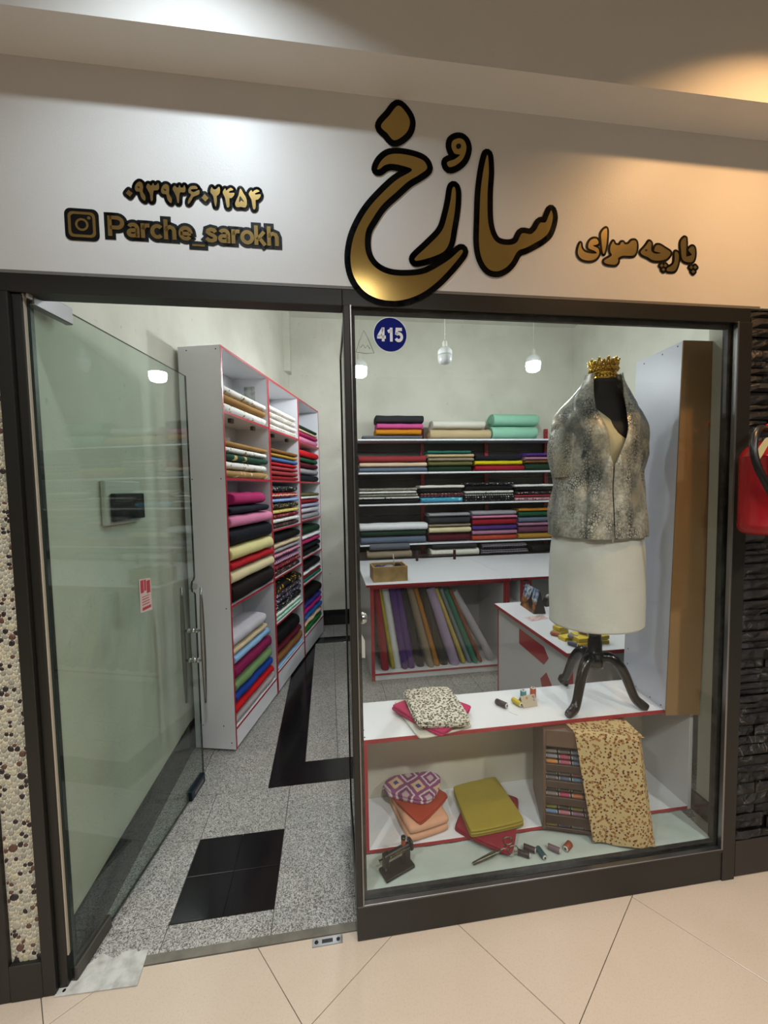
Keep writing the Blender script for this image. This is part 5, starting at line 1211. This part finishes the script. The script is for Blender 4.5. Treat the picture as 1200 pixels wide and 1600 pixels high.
MB().bbox(-.038, .038, -.0015, .0015, 0, .050, .0005, 0, Matrix.Translation((0, .052, 0)) @ Matrix.Rotation(math.radians(30), 4, 'X')).build('card_back', M_paper, t)
# lower compartment
zb = .1762
pad([(.245, .44), (.300, .175), (.490, .215), (.445, .45)], zb, .070, fabric('peach', '#cf9c7e', rough=.9), 'thick peach folded fabric at the bottom below the rust one', 2, 6, .06)
pad([(.232, .385), (.347, .178), (.520, .322), (.40, .45)], zb + .0705, .016, fabric('rust_orange', '#a03a22'), 'rust orange folded fabric between peach and diamond patterned ones', 2, 7)
pad([(.212, .40), (.245, .335), (.405, .262), (.470, .33), (.500, .41), (.46, .45), (.36, .452), (.26, .448)], zb + .0875, .028, fabric('diamonds', '#8a4a75', 'diamond'), 'purple diamond patterned fabric folded round, topmost of its pile', 2, 8, .2, .004)
pad([(.500, .215), (.700, .050), (.865, .335), (.67, .44)], zb, .022, fabric('deep_crimson', '#84182c'), 'crimson folded fabric under the mustard one, corner hanging over', 2, 9)
pad([(.556, .405), (.792, .440), (.808, .160), (.552, .140)], zb + .0225, .036, fabric('mustard_cotton', '#98882f'), 'mustard yellow folded fabric lying on the crimson one', 3, 10, .05)
# wooden thread cabinet
TC = thing('thread_cabinet', 'brown wooden thread cabinet with slanted racks of spools', 'cabinet', (.892, .166, .1762), math.radians(-19))
CW, CD, CH = .375, .255, .452
TA_ = math.radians(-19)
def wpt(x, y, z): return (.892 + math.cos(TA_) * x - math.sin(TA_) * y, .166 + math.sin(TA_) * x + math.cos(TA_) * y, .1762 + z)
MB().bbox(0, .012, 0, CD, 0, CH, .001).build('side_panel', M_brown, TC); MB().bbox(CW - .012, CW, 0, CD, 0, CH, .001).build('side_panel', M_brown, TC)
MB().bbox(.0121, CW - .0121, 0, CD, CH - .072, CH, .001).build('top_box', M_brown, TC)
MB().bbox(.0121, CW - .0121, .06, CD, 0, CH - .0725, .001).build('back_panel', plain('dark_rack_wood', '#231813', .5), TC)
M_lip = plain('dark_rack_lip', '#37241b', .4)
lips = [(.268, .298), (.194, .224), (.118, .151), (.030, .070), (.0005, .014)]
for i, (a, b) in enumerate(lips):
    MB().bbox(.0122, CW - .0122, .002, .012, a, b, .001).build('rack_lip', M_lip, TC)
    MB().bbox(.0122, CW - .0122, .0122, .0598, a, a + .004, .0005).build('rack_board', M_lip, TC)
rows = [(.298, 3, ['#8a8078', '#6a6058', '#5a6a84', '#4a5468'], ['#7a7880', '#a03a58', '#5a6478', '#4a5468'], ['#b8742c', '#9a4458', '#50607a', '#3a3a40']),
        (.224, 2, ['#5a5c64', '#6a5a5c', '#8a4a48', '#4a4a50'], ['#54504e', '#3f4c62', '#4f7088', '#4a5a6a'], None),
        (.151, 2, ['#3a3838', '#55504c', '#4a4444', '#5a4a40'], ['#6e625e', '#a02a50', '#b0603a', '#7a4a3a'], None),
        (.070, 2, ['#8a8a1e', '#4a4438', '#7d7a2a', '#5a5a30'], ['#5a7690', '#a0606c', '#7a5068', '#6a4a5a'], None),
        (.014, 1, ['#a0904a', '#5a5e78', '#7a848a', '#6a5a6a'], None, None)]
rowname = ['top', 'second', 'third', 'fourth', 'bottom']
for ri, (z0, nl, *cols) in enumerate(rows):
    for li in range(nl):
        cs = cols[li]
        for ci, c in enumerate(cs):
            zz = z0 - .004 + (nl - 1 - li) * .0175 + .007; yy = .024 + (nl - 1 - li) * .010 - .004
            x_, y_, z_ = wpt(.040 + ci * .053, yy, zz)
            spool(c, (x_, y_, z_), TA_, 'small thread spool in the %s rack, %s line, %s from the cabinet side' % (rowname[ri], ['upper', 'lower', 'lowest'][li] if nl > 1 else 'only', ['first', 'second', 'third', 'fourth'][ci]), 'spools in the thread cabinet', .0085, .046)
# cloth draped over the cabinet
def cl(u, v):
    # u 0..1 along the width, 1..1.35 turned back along the side; v 0 top .. 1 bottom
    xt = .126 + .245 * min(u, 1); xb = .198 + .222 * min(u, 1); x = xt + (xb - xt) * v
    y = -.008 - .016 * v - .004 * math.sin(u * 9 + v * 2) * v
    if u > 1:
        w_ = (u - 1) / .35; x += .028 * w_; y += .055 * w_ - .02 * v * w_
    z = CH + .004 - (CH - .0 + .010) * v
    if v < 0: z = CH + .004; y = -.008 + .22 * (-v)
    X, Y, Z = wpt(x, y, z)
    Z -= .012 * (max(u - 1, 0) * 3) * (v > 0)
    Y = max(Y, .024); Z = max(Z, .163) + (.004 * math.sin(u * 12) if v > .97 else 0)
    return (X, Y, Z)
nu, nv = 40, 34
V = [cl(1.35 * i / nu, -.6 + 1.6 * j / nv) for j in range(nv + 1) for i in range(nu + 1)]
V2 = [(x + .0, y + .0025, z - .0022) for x, y, z in V]
N_ = len(V); Fc = [(j * (nu + 1) + i, j * (nu + 1) + i + 1, (j + 1) * (nu + 1) + i + 1, (j + 1) * (nu + 1) + i) for j in range(nv) for i in range(nu)]
mb = MB().add(V, Fc, 0, True).add(V2, [f[::-1] for f in Fc], 0, True)
def dr_mat():
    return fabric('small_flowers', '#bda87a', 'dense', c2='#94683a', c3='#54281a', sc=62)
tag(mb.build('draped_cloth', dr_mat()), 'beige cloth with small brown flowers draped over the thread cabinet', 'fabric')
# miniature sewing machine
t = thing('sewing_machine', 'miniature black sewing machine with a gold decorated arm on the ledge', 'sewing machine', (.232, .098, .1585), math.radians(22))
Mb2 = plain('cast_black', '#0e0d0d', .35)
MB().bbox(-.066, .066, -.032, .032, 0, .012, .002).build('base_plate', plain('black_box_base', '#161413', .5), t)
mb = MB().bbox(.030, .058, -.012, .012, .012, .075, .003).bbox(-.050, .056, -.010, .010, .062, .088, .004).bbox(-.062, -.040, -.012, .012, .036, .090, .003)
mb.build('arm', Mb2, t)
MB().lathe([(.004, -.0), (.004, -.026), (.002, -.027)], 10, 0, Matrix.Translation((-.051, 0, .036))).build('needle_bar', M_steel, t)
MB().lathe([(.0025, 0), (.0025, .012), (.006, .013)], 10, 0, Matrix.Translation((-.067, 0, .075)) @ Matrix.Rotation(-PI / 2, 4, 'Y')).lathe([(.003, 0), (.003, .01)], 10, 0, Matrix.Translation((-.045, 0, .09))).build('tension_knob', Mb2, t)
MB().lathe([(.006, 0), (.023, .001), (.024, .004), (.023, .008), (.012, .010), (.006, .013)], 24, 0, Matrix.Translation((.059, 0, .078)) @ Matrix.Rotation(PI / 2, 4, 'Y')).build('hand_wheel', plain('dull_iron', '#3a3838', .3, .8), t)
mb = MB()
for i in range(9): mb.bbox(-.036 + i * .008, -.031 + i * .008, -.0108, -.0101, .071 + .002 * (i % 2), .080 - .001 * (i % 3), .0002)
mb.bbox(-.038, .044, -.0108, -.0101, .0665, .0675, .0002).build('gold_decoration', M_goldink, t)
mb = MB().lathe([(.0085, .088), (.0095, .090), (.0095, .112), (.0085, .114)], 16, 0, Matrix.Translation((.032, 0, 0)))
sp_ = mb.build('top_spool', plain('rust_thread', '#8a3a1c', .6), t)
MB().lathe([(.010, .114), (.010, .122), (.003, .123)], 16, 0, Matrix.Translation((.032, 0, 0))).build('spool_cap', Mb2, sp_)
# scissors
t = thing('scissors', 'steel embroidery scissors lying closed on the pale cloth', 'scissors', (.640, .078, .186), math.radians(6))
t.rotation_euler = (0, -.22, math.radians(6))
M_sc = plain('old_steel', '#8d8d84', .28, 1.0)
for s in (1, -1):
    mb = MB().prism([(-.108, .001 * s), (-.104, .006 * s), (-.02, .010 * s), (.012, .006 * s), (.012, -.004 * s), (-.02, -.002 * s)] if s > 0 else [(-.108, .001 * s), (.0, .002), (.012, .004), (.012, -.006), (-.02, -.010), (-.104, -.006)], .0 + (.0022 if s > 0 else 0), .002 + (.0022 if s > 0 else 0))
    mb.tube([(.010, .001 * s, .003), (.035, -.004 * s + .004 * s, .003), (.052, .008 * s, .003)], .0028, 8)
    cx, cy = .068, .021 * s
    ringp = [(cx + .019 * math.cos(a), cy + .016 * math.sin(a), .003) for a in [2 * PI * k / 20 for k in range(21)]]
    mb.tube(ringp, .0024, 8); mb.build('blade_and_handle', M_sc, t)
MB().lathe([(.004, .004), (.004, .0058), (.002, .0062)], 12).build('pivot_screw', M_sc, t)
# spools on the ledge cloth
LS = [('#2a2024', (.757, .075, .1665), -.55, 'dark grey thread spool nearest the scissors on the ledge'), ('#38242e', (.792, .094, .1665), -.62, 'dark purple thread spool on the ledge behind the grey one'), ('#1c4a54', (.830, .068, .1665), -1.45, 'teal thread spool on the ledge, pointing at the glass'), ('#6a5660', (.892, .078, .1665), -.68, 'mauve thread spool on the ledge, longest one'), ('#8a3c1c', (.955, .078, .1675), .55, 'rust orange short thread spool on the ledge beside the cabinet')]
for k, p_, a, l in LS: spool(k, (p_[0], p_[1], p_[2] + .002), a, l, 'thread spools on the window ledge', .0115 if 'short' not in l else .0135, .052 if 'short' not in l else .042)
# things lying higher in the shop
bpy.context.view_layer.update()
